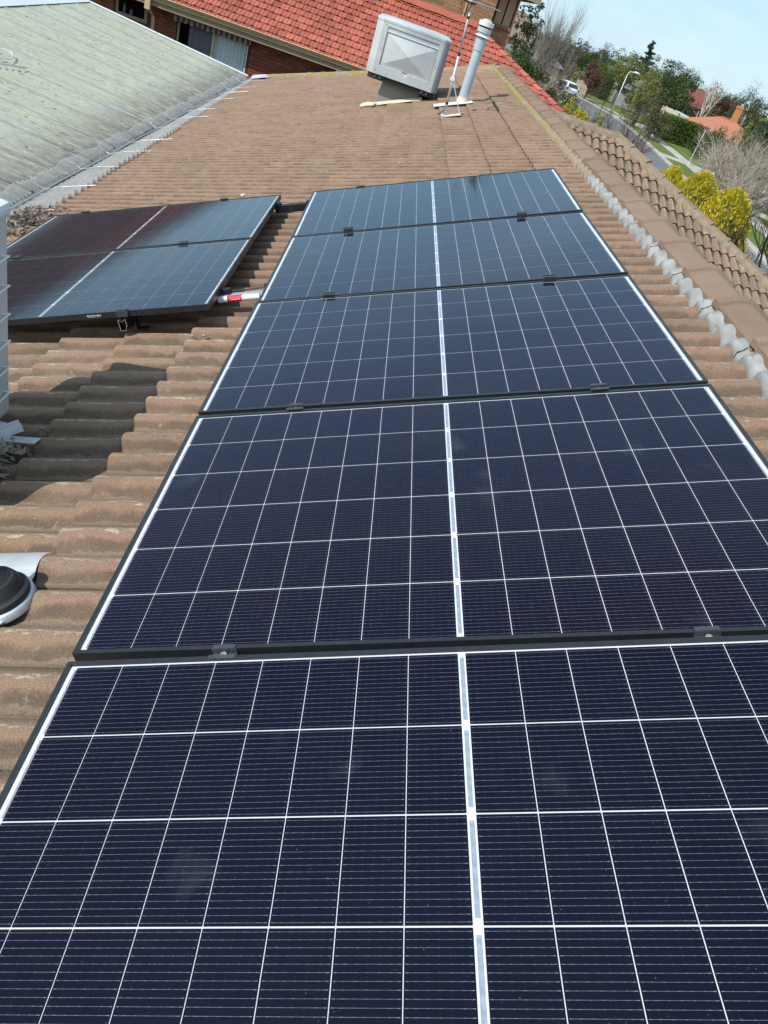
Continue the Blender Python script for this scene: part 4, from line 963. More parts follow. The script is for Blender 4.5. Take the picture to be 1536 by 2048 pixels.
# ------------------------------------------------------------------ neighbour's red tiled house
RY, RWY, REZ = 16.6, 17.08, -0.80
e = empty('red_tiled_house', (-1.0, 20, GZ), 'red brick neighbouring house with a red terracotta tile roof', 'house')
RL = Matrix.Translation(-e.location)
def rp(m, name, mat, sm=False, parent=None, fix=True):
    o = m.build(name, mat, parent or e, smooth=sm, fix=fix)
    if parent is None: o.matrix_local = RL
    return o
RX0, RX1 = -14.0, 6.5
RTY, RTZ = 20.95, 0.945                                           # top of the lower roof
hipa = Vector((2.27, RTY, RTZ)); hipb = Vector((2.27 + 4.35, RY, REZ))
# wall backing (mortar) with separate bricks laid proud of it
wall = MB()
openings = [(-5.50, -3.58, -3.1, -1.06), (-7.10, -6.28, -1.47, -1.0)]
xs = sorted({-14.5, 5.6, *[o_[0] for o_ in openings], *[o_[1] for o_ in openings]})
for i in range(len(xs) - 1):
    a, b = xs[i], xs[i + 1]; op = [o_ for o_ in openings if o_[0] <= a and b <= o_[1]]
    zs = [(GZ, -0.98)] if not op else [(GZ, op[0][2]), (op[0][3], -0.98)]
    for (za, zb) in zs:
        if zb > za: wall.add([(a, RWY, za), (b, RWY, za), (b, RWY, zb), (a, RWY, zb)], [(0, 1, 2, 3)])
wall_o = rp(wall, 'wall', M_MORTR, fix=False)
BRK = MB(); BRK.bbox((-.112, -.012, -.036), (.112, .05, .036), .003); BRK_ME = BRK.mesh('brick', M_BRICK)
HB = MB(); HB.bbox((-.052, -.012, -.036), (.052, .05, .036), .003); HB_ME = HB.mesh('brick', M_BRICK)
def free(x0, x1, z):
    return not any(x1 > o_[0] - .01 and x0 < o_[1] + .01 and o_[2] - .04 < z < o_[3] + .03 for o_ in openings)
nb = 0
brest = MB()
for r_ in range(-24, 6):
    z = -1.50 + r_ * .0855; 
    if z > -1.0: break
    x = -14.4 + (0.117 if r_ % 2 else 0.0)
    while x < 5.5:
        c = Vector((x, RWY, z)); q = inview(c, .02)
        if free(x - .112, x + .112, z):
            if q and q[0] < .47 and q[1] < .09 and nb < 300:
                o = link('brick', BRK_ME, wall_o); o.location = (x, RWY - .002 + rnd.uniform(-.002, .002), z); nb += 1
            elif z > -2.2: brest.box((x - .112, RWY - .012, z - .036), (x + .112, RWY + .02, z + .036), None, rnd.random() * .98 + .01)
        else:
            for s in (-1, 1):
                if free(x + s * .056 - .05, x + s * .056 + .05, z):
                    o = link('brick', HB_ME, wall_o); o.location = (x + s * .060, RWY - .002, z)
        x += .234
o = rp(brest, 'brickwork', M_BRICK); tag(o, kind='stuff')
# pale sill bricks on edge under the windows
for (x0, x1, z) in ((-5.50, -3.35, -1.86), (-7.10, -6.28, -1.47)):
    x = x0 + .04
    while x < x1 + .2:
        m = MB(); m.bbox((x - .034, RWY - .04, z - .10), (x + .034, RWY + .05, z - .012 + rnd.uniform(-.004, .004)), .004); rp(m, 'sill_brick', M_MORTB if z < -1.8 else M_BRICK); x += .078
# eave, fascia, gutter, soffit
m = MB(); m.prism([(RY - .10, REZ + .075), (RY - .085, REZ + .085), (RY - .05, REZ + .045), (RY - .02, REZ - .045), (RY - .005, REZ - .055), (RY + .03, REZ - .055), (RY + .03, REZ + .02), (RY + .02, REZ + .02), (RY + .02, REZ - .04), (RY - .005, REZ - .04), (RY - .04, REZ + .045), (RY - .08, REZ + .085)], RX0, RX1 + .1, 'x')
rp(m, 'eave_gutter', M_CREAM)
m = MB(); m.box((RX0, RY + .032, REZ - .17), (RX1, RY + .055, REZ + .02)); rp(m, 'fascia', M_CREAMD)
m = MB(); m.box((RX0, RY + .056, REZ - .165), (RX1 - .2, RWY + .1, REZ - .15)); rp(m, 'soffit', M_CREAMD)
m = MB(); m.box((-6.20, RY - .13, REZ - .26), (-6.07, RY + .0, REZ + .06)); rp(m, 'rainwater_head', M_CREAM)
m = MB(); m.tube([(-6.13, RY - .06, REZ - .25), (-6.12, RWY - .08, REZ - .40), (-6.11, RWY - .05, REZ - .50), (-6.10, RWY - .05, GZ)], .042, 4); rp(m, 'downpipe', M_CREAM)
# big window with curtains, valance above
w = empty('window', (0, 0, 0)); w.parent = e; w.matrix_local = RL
wx0, wx1, wm, wz0, wz1 = -5.48, -3.60, -4.53, -2.2, -1.10
for (a, b) in ((wx0, wx0 + .05), (wm - .03, wm + .03), (wx1 - .03, wx1 + .005)):
    m = MB(); m.bbox((a, RWY + .0, wz0), (b, RWY + .07, wz1), .006); m.build('frame', M_CREAMD if a < -5 else (M_CREAM if a < -4 else M_WHITE), w)
m = MB(); m.bbox((wx0, RWY + .005, wz1), (wx1, RWY + .07, wz1 + .05), .006); m.bbox((wx0, RWY + .0, wz0 - .05), (wx1, RWY + .07, wz0), .006); m.build('frame', M_CREAMD, w)
for (a, b) in ((wx0 + .05, wm - .03), (wm + .03, wx1 - .03)):
    m = MB(); m.add([(a, RWY + .04, wz0), (b, RWY + .04, wz0), (b, RWY + .04, wz1), (a, RWY + .04, wz1)], [(0, 1, 2, 3)]); m.build('pane', M_WGLASS, w)
def curtain(x0, x1, z0, z1, y, mat, pleat, amp, par):
    m = MB(); n = int((x1 - x0) / .008); vs = []
    for z in (z0, z1):
        for i in range(n + 1):
            x = x0 + (x1 - x0) * i / n; t = (x / pleat) % 1.0; yy = y + amp * (abs(math.sin(math.pi * x / pleat)) ** .5) * (1 + .3 * math.sin(x * 3.3))
            vs.append((x, yy, z))
    m.add(vs, [(i, i + 1, n + 2 + i, n + 1 + i) for i in range(n)]); return m.build('curtain', mat, par, smooth=True, fix=False)
curtain(wm + .03, wx1 - .02, wz0, wz1, RWY + .07, M_CURT, .105, .05, w); curtain(wx0 + .28, wm - .02, wz0, wz1, RWY + .10, M_CURTD, .17, .03, w)
m = MB(); m.box((wx0 - .3, RWY + .012, wz0 - .3), (wx1 + .3, RWY + .9, wz1 + .25)); m.f = m.f[:2] + m.f[3:]; m.r = m.r[:2] + m.r[3:]; m.mi = m.mi[:2] + m.mi[3:]; m.build('dark_interior', M_ROOM, w)
m = MB(); n = 128; vs = []
for i in range(n + 1):
    x = -5.62 + 2.10 * i / n; sc = abs(math.sin(math.pi * i / n * 10)); vs += [(x, RWY - .10, -1.005), (x, RWY - .115 - .012 * math.sin(i * .9), -1.11 - .045 * sc)]
m.add(vs, [(2 * i, 2 * i + 2, 2 * i + 3, 2 * i + 1) for i in range(n)]); rp(m, 'striped_valance', M_VAL, False, None, False)
m = MB(); m.tube([(-5.62, RWY - .10, -1.01), (-3.52, RWY - .10, -1.01)], .012, 6); rp(m, 'valance_rail', M_CREAMD)
# small window at left
w = empty('window', (0, 0, 0)); w.parent = e; w.matrix_local = RL
for (a, b, c, d) in ((-7.10, -7.04, -1.47, -.98), (-6.36, -6.28, -1.47, -.98), (-7.04, -6.36, -1.47, -1.39)):
    m = MB(); m.bbox((a, RWY + .0, c), (b, RWY + .06, d), .006); m.build('frame', M_CREAMD, w)
m = MB(); m.add([(-7.04, RWY + .04, -1.39), (-6.36, RWY + .04, -1.39), (-6.36, RWY + .04, -.98), (-7.04, RWY + .04, -.98)], [(0, 1, 2, 3)]); m.build('pane', M_WGLASS, w)
m = MB(); m.box((-7.3, RWY + .012, -1.8), (-6.1, RWY + .6, -.9)); m.f = m.f[:2] + m.f[3:]; m.r = m.r[:2] + m.r[3:]; m.mi = m.mi[:2] + m.mi[3:]; m.build('dark_interior', M_ROOM, w)
m = MB(); m.lathe([(.03, 0), (.045, .06), (.04, .13), (.02, .17), (.02, .21)], 12, Matrix.Translation((-6.92, RWY + .14, -1.39))); m.lathe([(.04, 0), (.05, .08), (.03, .12)], 12, Matrix.Translation((-6.74, RWY + .14, -1.39))); m.build('sill_ornament', M_CURTD, w)
# lower roof
slope = quad_part('roof_slope', [Vector(p) - e.location for p in ((RX0, RY, REZ - .02), tuple(hipb - Vector((0, 0, .02))), tuple(hipa - Vector((0, 0, .02))), (RX0, RTY, RTZ - .02))], M_MORTR, e)
RPIT = math.atan2(RTZ - REZ, RTY - RY); cr, sr = math.cos(RPIT), math.sin(RPIT)
RF = frame(Vector((0, RY, REZ + .02)), Vector((0, cr, sr)), Vector((-1, 0, 0)), Vector((0, -sr, cr)))
RW_, RG = 0.215, 0.338
prof = [(0, .020), (.018, .021), (.028, .004), (.100, .004), (.107, .013), (.114, .004), (.190, .004), (.200, .014), (.215, .016)]
rv = []; rf = []
for (x, dz) in ((.012, -.014), (0, -.004), (.010, 0), (.40, 0)):
    for (yy, zz) in prof: rv.append(Vector((x, yy, zz * 1.3 - .085 * x + dz)))
k = len(prof)
rf = [(i * k + j, (i + 1) * k + j, (i + 1) * k + j + 1, i * k + j + 1) for i in range(3) for j in range(k - 1)]
mm = MB(); mm.add(rv, rf); RT_ME = mm.mesh('tile', M_RED)
rrest = MB(); rc = []
hpn = Vector((1, 1, 0)).normalized()
for kk in range(0, 14):
    for j in range(-31, 33):
        M = RF @ Matrix.Translation((-.05 + kk * RG, j * RW_ + (RW_ / 2 if kk % 2 else 0), rnd.uniform(-.003, .003))) @ Matrix.Rotation(rnd.uniform(-.012, .012), 4, 'Z')
        cs = [M @ Vector((a * .38, b * RW_, 0)) for a in (0, 1) for b in (0, 1)]
        d = [(c - hipa).dot(hpn) for c in cs]
        if min(d) > 0: continue
        if max(d) > 0:
            bm = bmesh.new(); vv = [bm.verts.new(M @ p) for p in rv]
            for f in rf: bm.faces.new([vv[i] for i in f])
            bmesh.ops.bisect_plane(bm, geom=list(bm.verts) + list(bm.edges) + list(bm.faces), plane_co=hipa, plane_no=hpn, clear_outer=True)
            bm.verts.index_update(); rrest.add([v_.co for v_ in bm.verts], [[v_.index for v_ in f.verts] for f in bm.faces], rnd.random() * .97 + .02); bm.free(); continue
        c = M @ Vector((.17, .1, 0)); q = inview(c, .01)
        vis = q and not (q[0] > .70 and q[1] > .075) and q[1] < .085 and c.x > -6.2
        rc.append((q[2] if vis else 1e9, M))
rc.sort(key=lambda t: t[0])
for i, (d, M) in enumerate(rc):
    if i < 300 and d < 1e8:
        o = link('tile', RT_ME, slope); o.matrix_local = RL @ M
    else: rrest.add([M @ p for p in rv], rf, rnd.random() * .97 + .02)
o = rp(rrest, 'roof_tiles', M_RED, False, None, False); tag(o, kind='stuff')
m = MB(); n = 22; vs = []
for i in range(n + 1):
    t = i / n; vs += [(-28, RY + 6.3 * t, REZ + 2.52 * t + (.02 if i % 2 else 0)), (-6.98, RY + 6.3 * t, REZ + 2.52 * t + (.02 if i % 2 else 0))]
m.add(vs, [(2 * i, 2 * i + 1, 2 * i + 3, 2 * i + 2) for i in range(n)]); rp(m, 'added_roof_slope', M_ADDROOF)  # unseen roof added so that the left panels reflect brown
m = MB(); m.add([(-6.98, RY, REZ - .1), (-6.98, RY + 6.3, REZ + 2.5), (-6.98, RY + 6.3, -.2), (-6.98, RY + 3, -.9)], [(0, 1, 2, 3)]); rp(m, 'added_roof_gable_side', M_BRICK)
# right hand slope, hip caps and apron flashing
m = MB(); m.add([tuple(hipa), tuple(hipb), (6.62, 26, REZ), (2.27, 26, RTZ)], [(0, 1, 2, 3)]); rp(m, 'roof_slope', M_RED)
RCAP = cap_mesh('hip_cap', .12, .045, .34, M_RED)
a, b = hipb + Vector((0, 0, .05)), hipa + Vector((0, 0, .06)); d = b - a; n = round(d.length / .34); y_ = d.normalized(); x_ = y_.cross(Vector((0, 0, 1))).normalized(); z_ = x_.cross(y_)
for i in range(n):
    o = link('hip_cap', RCAP, e); o.matrix_local = RL @ frame(a + d * i / n, x_, y_, z_) @ Matrix.Rotation(rnd.uniform(-.03, .03), 4, 'X') @ Matrix.Diagonal((1, 1.0, 1.25, 1))
m = MB(); n = 70; vs = []
for i in range(n + 1):
    x = -14 + 16.35 * i / n; vs += [(x, RTY - .01, RTZ + .10), (x, RTY - .10, RTZ + .045 + .02 * math.sin(i * 1.1)), (x, RTY - .28 - .03 * math.sin(i * 2.1), RTZ - .065 + .02 * abs(math.sin(i * .8)))]
m.add(vs, [(3 * i + j, 3 * i + 3 + j, 3 * i + 4 + j, 3 * i + 1 + j) for i in range(n) for j in range(2)]); rp(m, 'apron_flashing', M_RED, True)
# upper storey: lit wall, set-back wall with window, eave
UY = 21.0
m = MB(); m.add([(-3.0, UY, .5), (2.72, UY, .5), (2.72, UY, 2.6), (-3.0, UY, 2.6)], [(0, 1, 2, 3)]); m.add([(2.72, UY, -.3), (2.72, UY + .55, -.3), (2.72, UY + .55, 2.6), (2.72, UY, 2.6)], [(0, 1, 2, 3)])
m.add([(2.72, UY + .55, -.5), (3.45, UY + .55, -.5), (3.45, UY + .55, 2.6), (2.72, UY + .55, 2.6)], [(0, 1, 2, 3)]); m.add([(3.45, UY + .55, -3), (3.45, 27, -3), (3.45, 27, 2.6), (3.45, UY + .55, 2.6)], [(0, 1, 2, 3)])
upper = rp(m, 'upper_wall', M_MORTB, False, None, True)
m = MB()
for r_ in range(0, 26):
    z = .30 + r_ * .0855; x = -.8 + (.117 if r_ % 2 else 0)
    while x < 2.72:
        x1 = min(x + .113, 2.722)
        if x1 - (x - .112) > .05 and z > .55: m.box((x - .112, UY - .010, z - .037), (x1, UY + .02, z + .037), None, rnd.random() * .97 + .02)
        x += .234
for r_ in range(-10, 27):
    z = .30 + r_ * .0855; x = 2.80 + (.117 if r_ % 2 else 0)
    while x < 3.46:
        x0, x1 = max(x - .112, 2.725), min(x + .112, 3.455)
        if not (1.13 < z < 2.2 and x1 > 2.80 and x0 < 3.40) and x1 - x0 > .04: m.box((x0, UY + .540, z - .037), (x1, UY + .57, z + .037), None, rnd.random() * .97 + .02)
        x += .234
    yv = UY + .60
    while yv < 24:
        m.box((3.44, yv, z - .037), (3.462, yv + .222, z + .037), None, rnd.random() * .97 + .02); yv += .234
o = rp(m, 'brickwork', M_BRICKB); tag(o, kind='stuff')
w = empty('window', (0, 0, 0)); w.parent = e; w.matrix_local = RL
m = MB(); m.bbox((2.80, UY + .535, 1.17), (2.84, UY + .60, 2.2), .005); m.bbox((3.08, UY + .535, 1.17), (3.12, UY + .60, 2.2), .005); m.bbox((3.36, UY + .535, 1.17), (3.40, UY + .60, 2.2), .005); m.build('frame', M_ROOM, w)
m = MB(); m.add([(2.84, UY + .57, 1.17), (3.36, UY + .57, 1.17), (3.36, UY + .57, 2.2), (2.84, UY + .57, 2.2)], [(0, 1, 2, 3)]); m.build('pane', M_WGLASS, w)
m = MB(); m.box((2.84, UY + .62, 1.17), (3.08, UY + .63, 2.2)); m.build('blind', M_CURTD, w); m = MB(); m.box((3.12, UY + .62, 1.17), (3.36, UY + .63, 2.2)); m.build('blind', M_CURT, w)
m = MB(); m.bbox((2.76, UY + .47, 1.07), (3.44, UY + .58, 1.155), .006); rp(m, 'window_sill', M_BRICKB)
m = MB(); m.tube([(1.86, UY - .03, .9), (1.86, UY - .03, 2.3)], .022, 6); rp(m, 'waste_pipe', M_CREAM)
m = MB(); m.box((2.55, UY + .06, 2.02), (3.95, 27, 2.06)); rp(m, 'upper_soffit', M_CREAMD); m = MB(); m.box((3.95, UY + .04, 1.97), (3.98, 27, 2.16)); m.box((2.55, UY + .03, 1.97), (3.98, UY + .058, 2.16)); rp(m, 'upper_fascia', M_CREAMD)
m = MB(); m.add([(-3.4, UY - .2, 2.62), (2.73, UY - .2, 2.62), (4.05, UY - .0, 2.17), (4.05, 27, 2.17), (0.5, 24, 3.7), (-3.4, 24, 3.7), (-3.4, 27, 2.17)], [(0, 1, 4, 5), (1, 2, 4), (2, 3, 4), (3, 6, 5, 4)]); rp(m, 'upper_roof', M_RED)
m = MB(); m.box((-3.0, UY + .001, .5), (-2.98, 27, 2.6)); rp(m, 'upper_side_wall', M_BRICKB)

# ------------------------------------------------------------------ vegetation builders
def leaf_quad(m, p, d, w, L, W_): m.add([p - d * L / 2, p + w * W_ / 2, p + d * L / 2, p - w * W_ / 2], [(0, 1, 2, 3)])
def rvec(rr):
    while True:
        v_ = Vector((rr.uniform(-1, 1), rr.uniform(-1, 1), rr.uniform(-1, 1)))
        if .05 < v_.length < 1: return v_.normalized()
def crown_mesh(blobs, n, size, seed, aspect=.5, up=0.0, clumps=40, cl=.32):
    """leaf faces gathered in clumps spread over and through a set of ellipsoids (centre, radii)"""
    rr = random.Random(seed); m = MB(); tot = sum(b[1][0] * b[1][1] * b[1][2] for b in blobs)
    for (c, r_) in blobs:
        share = r_[0] * r_[1] * r_[2] / tot; nc = max(5, int(clumps * share)); per = max(6, int(n * share / nc)); c = Vector(c)
        for _ in range(nc):
            d = rvec(rr); s = rr.uniform(.35, 1.0) ** .5
            q = c + Vector((d.x * r_[0], d.y * r_[1], d.z * r_[2])) * s; cr_ = cl * min(r_) * rr.uniform(.7, 1.5)
            for _ in range(per):
                f = rvec(rr); p = q + f * cr_ * rr.uniform(.3, 1.0) ** .6 * Vector((1, 1, .75)).length / 1.6
                nn = (f * .8 + rvec(rr) * .8 + Vector((0, 0, .5))).normalized(); t = nn.orthogonal().normalized(); t = Matrix.Rotation(rr.uniform(0, 6.28), 3, nn) @ t
                if up: t = (t + Vector((0, 0, up))).normalized(); nn = t.orthogonal()
                w = nn.cross(t).normalized(); L = size * rr.uniform(.6, 1.5); leaf_quad(m, p, t, w, L, L * aspect)
    return m
def trunk_to(m, base, top, r0, r1, rr, seg=5):
    b, t = Vector(base), Vector(top); pts = [b.lerp(t, i / seg) + Vector((rr.uniform(-1, 1), rr.uniform(-1, 1), 0)) * r0 * (.6 if 0 < i < seg else 0) for i in range(seg + 1)]
    m.tube(pts, [r0 + (r1 - r0) * i / seg for i in range(seg + 1)], 6)
def tree(name, x, y, h, w, mat, label, seed, n=1500, size=.32, bark=T_BROWN, base=.25, group=None, lumps=6, cat='tree', up=0, aspect=.55):
    n = int(n * 2.6); size *= .62; w *= 1.3 if h > 4.5 else 1.12; rr = random.Random(seed); e_ = empty(name, (x, y, GZ), label, cat, group); m = MB()
    trunk_to(m, (0, 0, 0), (0, 0, h * .7), max(.05, w * .05), max(.02, w * .015), rr)
    blobs = []
    for i in range(lumps):
        a = 6.283 * i / lumps + rr.uniform(-.4, .4); zz = h * (base + (1 - base) * rr.uniform(.25, .80)); k = 1 - abs(zz / h - .55) * .9; rad = w * .25 * rr.uniform(.75, 1.15)
        c = (math.cos(a) * w * .27 * k, math.sin(a) * w * .27 * k, zz); blobs.append((c, (rad, rad, rad * rr.uniform(.8, 1.2))))
        m.tube([(0, 0, h * .3), (c[0] * .6, c[1] * .6, (c[2] + h * .3) / 2), c], [w * .02, w * .012, w * .005], 5)
    blobs.append(((0, 0, h * .60), (w * .30, w * .30, h * (1 - base) * .30))); tp = h * .16
    blobs.append(((rr.uniform(-.1, .1) * w, 0, h - tp), (w * .2, w * .2, tp)))
    m.build('trunk', bark, e_); crown_mesh(blobs, n, size, seed, aspect, up, 70, .36).build('crown', mat, e_, fix=False); return e_
def conifer(name, x, y, h, w, mat, label, seed, n=1800, size=.4, group=None):
    rr = random.Random(seed); e_ = empty(name, (x, y, GZ), label, 'tree', group); m = MB(); trunk_to(m, (0, 0, 0), (0, 0, h), w * .05, .03, rr); cm = MB()
    k = int(h * 5)
    for i in range(k):
        z = h * (.12 + .86 * i / k); L = w * .5 * (1 - z / h) ** .8 * rr.uniform(.65, 1.2) + .15; a = rr.uniform(0, 6.28); d = Vector((math.cos(a), math.sin(a), rr.uniform(-.05, .35))).normalized()
        m.tube([(0, 0, z), Vector((0, 0, z)) + d * L], [.04, .01], 4)
        for _ in range(max(4, n // k)):
            s = rr.uniform(.15, 1.05); p = Vector((0, 0, z)) + d * L * s + rvec(rr) * .14 * L; t = (d + rvec(rr) * .7 + Vector((0, 0, .3))).normalized(); leaf_quad(cm, p, t, t.orthogonal().normalized(), size * rr.uniform(.6, 1.3), size * .3)
    m.build('trunk', T_BROWN, e_); cm.build('crown', mat, e_, fix=False); return e_
def bare(name, x, y, mat, label, seed, stems, L0, r0, depth, spread, upb, cat='tree', ratio=.72, kids=(2, 4), lean=(0, 0, 0), group=None, thin=.62, z=GZ):
    rr = random.Random(seed); e_ = empty(name, (x, y, z), label, cat, group); T, B_ = MB(), MB()
    def grow(p, d, L, r_, lev):
        seg = 3; pts = [p]; q = p; dd = d
        for i in range(seg):
            dd = (dd + rvec(rr) * .16 + Vector((0, 0, upb * .10))).normalized(); q = q + dd * L / seg; pts.append(q)
        (T if lev == 0 else B_).tube(pts, [r_, r_ * .86, r_ * .74, r_ * .62], 5 if lev < 2 else 3, cap=False)
        if lev >= depth: return
        for _ in range(rr.randint(*kids)):
            t = rr.uniform(.35, 1.0); o_ = pts[0].lerp(pts[-1], t) if t < .99 else pts[-1]; j = min(seg - 1, int(t * seg)); o_ = pts[j].lerp(pts[j + 1], t * seg - j)
            nd = (dd + rvec(rr) * spread + Vector((0, 0, upb * .35))).normalized(); grow(o_, nd, L * ratio * rr.uniform(.75, 1.2), r_ * thin * (1 - .25 * t), lev + 1)
    for s in range(stems):
        a = 6.283 * s / stems + rr.uniform(-.5, .5); d = (Vector((math.cos(a) * spread * .7, math.sin(a) * spread * .7, 1)) if stems > 1 else Vector((rr.uniform(-.1, .1), rr.uniform(-.1, .1), 1))) + Vector(lean)
        grow(Vector((math.cos(a), math.sin(a), 0)) * (r0 * 1.5 if stems > 1 else 0), d.normalized(), L0 * rr.uniform(.8, 1.15), r0 * rr.uniform(.7, 1.1), 0)
    T.build('trunk', mat, e_, fix=False); B_.build('crown', mat, e_, fix=False); return e_
def hedge(name, x, y, rot, L, D, Hh, mat, label, seed, n=4000, size=.12, cat='hedge'):
    e_ = empty(name, M=Matrix.Translation((x, y, GZ)) @ Matrix.Rotation(rot, 4, 'Z'), label=label, cat=cat); rr = random.Random(seed); m = MB(); core = MB()
    core.bbox((-L / 2 + .1, -D / 2 + .1, 0), (L / 2 - .1, D / 2 - .1, Hh - .12), .08); core.build('twig_core', T_DARK, e_)
    A = [L * Hh, L * Hh, D * Hh, D * Hh, L * D]; tot = sum(A)
    for _ in range(n):
        t = rr.uniform(0, tot); f = 0
        while t > A[f]: t -= A[f]; f += 1
        a, b = rr.random(), rr.random(); wob = .07 * math.sin(a * 37 + f) * math.cos(b * 23)
        if f < 2: p = Vector((L * (a - .5), (D / 2 + wob) * (1 if f else -1), Hh * b)); nn = Vector((0, 1 if f else -1, 0))
        elif f < 4: p = Vector(((L / 2 + wob) * (1 if f == 3 else -1), D * (a - .5), Hh * b)); nn = Vector((1 if f == 3 else -1, 0, 0))
        else: p = Vector((L * (a - .5), D * (b - .5), Hh + wob)); nn = Vector((0, 0, 1))
        p += rvec(rr) * .06; nn = (nn + rvec(rr) * .9).normalized(); tt = Matrix.Rotation(rr.uniform(0, 6.28), 3, nn) @ nn.orthogonal().normalized()
        leaf_quad(m, p, tt, nn.cross(tt), size * rr.uniform(.7, 1.5), size * .7)
    m.build('foliage', mat, e_, fix=False); return e_
def sprays(name, x, y, h, w, mat, label, seed, n=5200, group=None, flat=0.0):
    """dense golden conifer made of small upright fan sprays"""
    rr = random.Random(seed); e_ = empty(name, (x, y, GZ), label, 'shrub', group); m = MB(); t_ = MB(); trunk_to(t_, (0, 0, 0), (0, 0, h * .8), .06, .02, rr); t_.build('trunk', T_BROWN, e_)
    for _ in range(n):
        a = rr.uniform(0, 6.283); z = rr.uniform(.02, 1.0); prof_ = (min(1, (1 - z) * 2.6) ** .55) * (.72 + .28 * min(1, z * 2.5)); bump_ = 1 + .13 * math.sin(a * 4 + z * 8 + seed) + .11 * math.sin(a * 9 - z * 15) * math.sin(z * 21 + seed) + .07 * math.sin(a * 17 + z * 33)
        rad = w / 2 * prof_ * bump_ * (1 - .22 * rr.random() ** 2); p = Vector((math.cos(a) * rad, math.sin(a) * rad, h * z * .99))
        t = (Vector((math.cos(a), math.sin(a), 0)) * .55 + Vector((0, 0, .9)) + rvec(rr) * .5).normalized(); wv = (Vector((-math.sin(a), math.cos(a), 0)) + rvec(rr) * .8).normalized()
        L = rr.uniform(.06, .16); p += rvec(rr) * .05; leaf_quad(m, p, t, wv, L, L * .5)
    c_ = MB(); c_.lathe([(.02, 0), (w * .24, h * .05), (w * .30, h * .45), (w * .24, h * .75), (w * .12, h * .88), (0, h * .93)], 14); c_.build('inner_twigs', L_OLIVE, e_, smooth=True)
    m.build('crown', mat, e_, fix=False); return e_

# ------------------------------------------------------------------ street objects
def car(x, y, rot, paint, label):
    e_ = empty('parked_car', M=Matrix.Translation((x, y, GZ + .012)) @ Matrix.Rotation(rot, 4, 'Z') @ Matrix.Diagonal((1.12, 1.12, 1.12, 1)), label=label, cat='car', group='cars parked along the street')
    # side outline (y forward, z up) lofted across the width with tumblehome
    prof_ = [(-1.95, .34), (-2.00, .55), (-1.97, .86), (-1.86, .98), (-1.50, 1.40), (-1.25, 1.47), (-.2, 1.50), (.35, 1.44), (1.05, 1.00), (1.75, .86), (1.98, .66), (2.0, .34)]
    def hw(z): return .86 if z < .9 else .86 - (z - .9) * .38
    m = MB(); n = len(prof_); L_ = []; cols_ = (-1, -.86, -.5, 0, .5, .86, 1)
    for s in cols_:
        for (yy, zz) in prof_:
            cr_ = (1 - abs(s) ** 4 * .035); L_.append((s * hw(zz), yy * (1 - .03 * abs(s) ** 3), .34 + (zz - .34) * cr_))
    m.add(L_, [(i * n + j, i * n + j + 1, (i + 1) * n + j + 1, (i + 1) * n + j) for i in range(6) for j in range(n - 1)] + [tuple(range(n)), tuple(range(6 * n, 7 * n))]); autosmooth(m.build('body', paint, e_), 32)
    m = MB(); m.add([(-.66, -1.875, 1.02), (.66, -1.875, 1.02), (.58, -1.53, 1.375), (-.58, -1.53, 1.375)], [(0, 1, 2, 3)]); m.build('rear_window', M_CARG, e_)
    m = MB(); m.add([(-.66, 1.06, 1.015), (.66, 1.06, 1.015), (.58, .40, 1.425), (-.58, .40, 1.425)], [(0, 1, 2, 3)]); m.build('windscreen', M_CARG, e_)
    for s in (-1, 1):
        m = MB(); m.add([(s * .842, -1.45, 1.0), (s * .842, .85, 1.0), (s * .705, .35, 1.37), (s * .705, -1.25, 1.37)], [(0, 1, 2, 3)]); m.build('side_window', M_CARG, e_)
        m = MB(); m.bbox((s * .62, -2.0, .80), (s * .83, -1.84, .98), .02); m.build('tail_light', M_TAIL, e_)
        m = MB(); m.bbox((s * .86, .62, .98), (s * 1.0, .78, 1.10), .02); m.build('mirror', paint, e_)
        for yy in (-1.25, 1.28):
            m = MB(); m.lathe([(.0, -.1), (.30, -.1), (.31, -.06), (.31, .06), (.30, .1), (.0, .1)], 20, Matrix.Translation((s * .78, yy, .31)) @ Matrix.Rotation(R(90), 4, 'Y')); wh = m.build('wheel', M_TYRE, e_)
    m = MB(); m.bbox((-.80, -2.02, .26), (.80, -1.86, .42), .02); m.build('lower_bumper', M_BLACK, e_)
    m = MB(); m.box((-.26, -2.012, .60), (.26, -2.0, .71)); m.build('number_plate', M_PLATE, e_)
    return e_
car(22.4, 106.0, R(14), M_CARW, 'white hatchback parked at the road bend, seen from behind')
car(18.4, 93.5, R(8), M_CARS, 'silver car mostly hidden behind the flowering green shrub')
e = empty('street_lamp', (27.2, 97.4, GZ), 'white street lamp with a curved arm beside the road', 'street lamp')
m = MB(); m.tube([(0, 0, 0), (-.02, 0, 2.5), (-.04, 0, 4.55)], [.085, .075, .06], 10); m.build('pole', M_POLE, e, smooth=True)
m = MB(); m.tube(catmull([(-.04, 0, 4.5), (0.0, 0, 4.75), (.14, 0, 4.95), (.42, 0, 5.02), (.6, 0, 5.03)], 4), .05, 8); m.build('arm', M_POLE, e, smooth=True)
m = MB(); bm = bmesh.new(); bmesh.ops.create_uvsphere(bm, u_segments=14, v_segments=8, radius=1)
for v_ in bm.verts: v_.co = Vector((v_.co.x * .42, v_.co.y * .17, max(v_.co.z, -.35) * .15))
m.bm(bm, Matrix.Translation((.95, 0, 5.05))); m.build('lamp_head', M_WHITE, e, smooth=True)
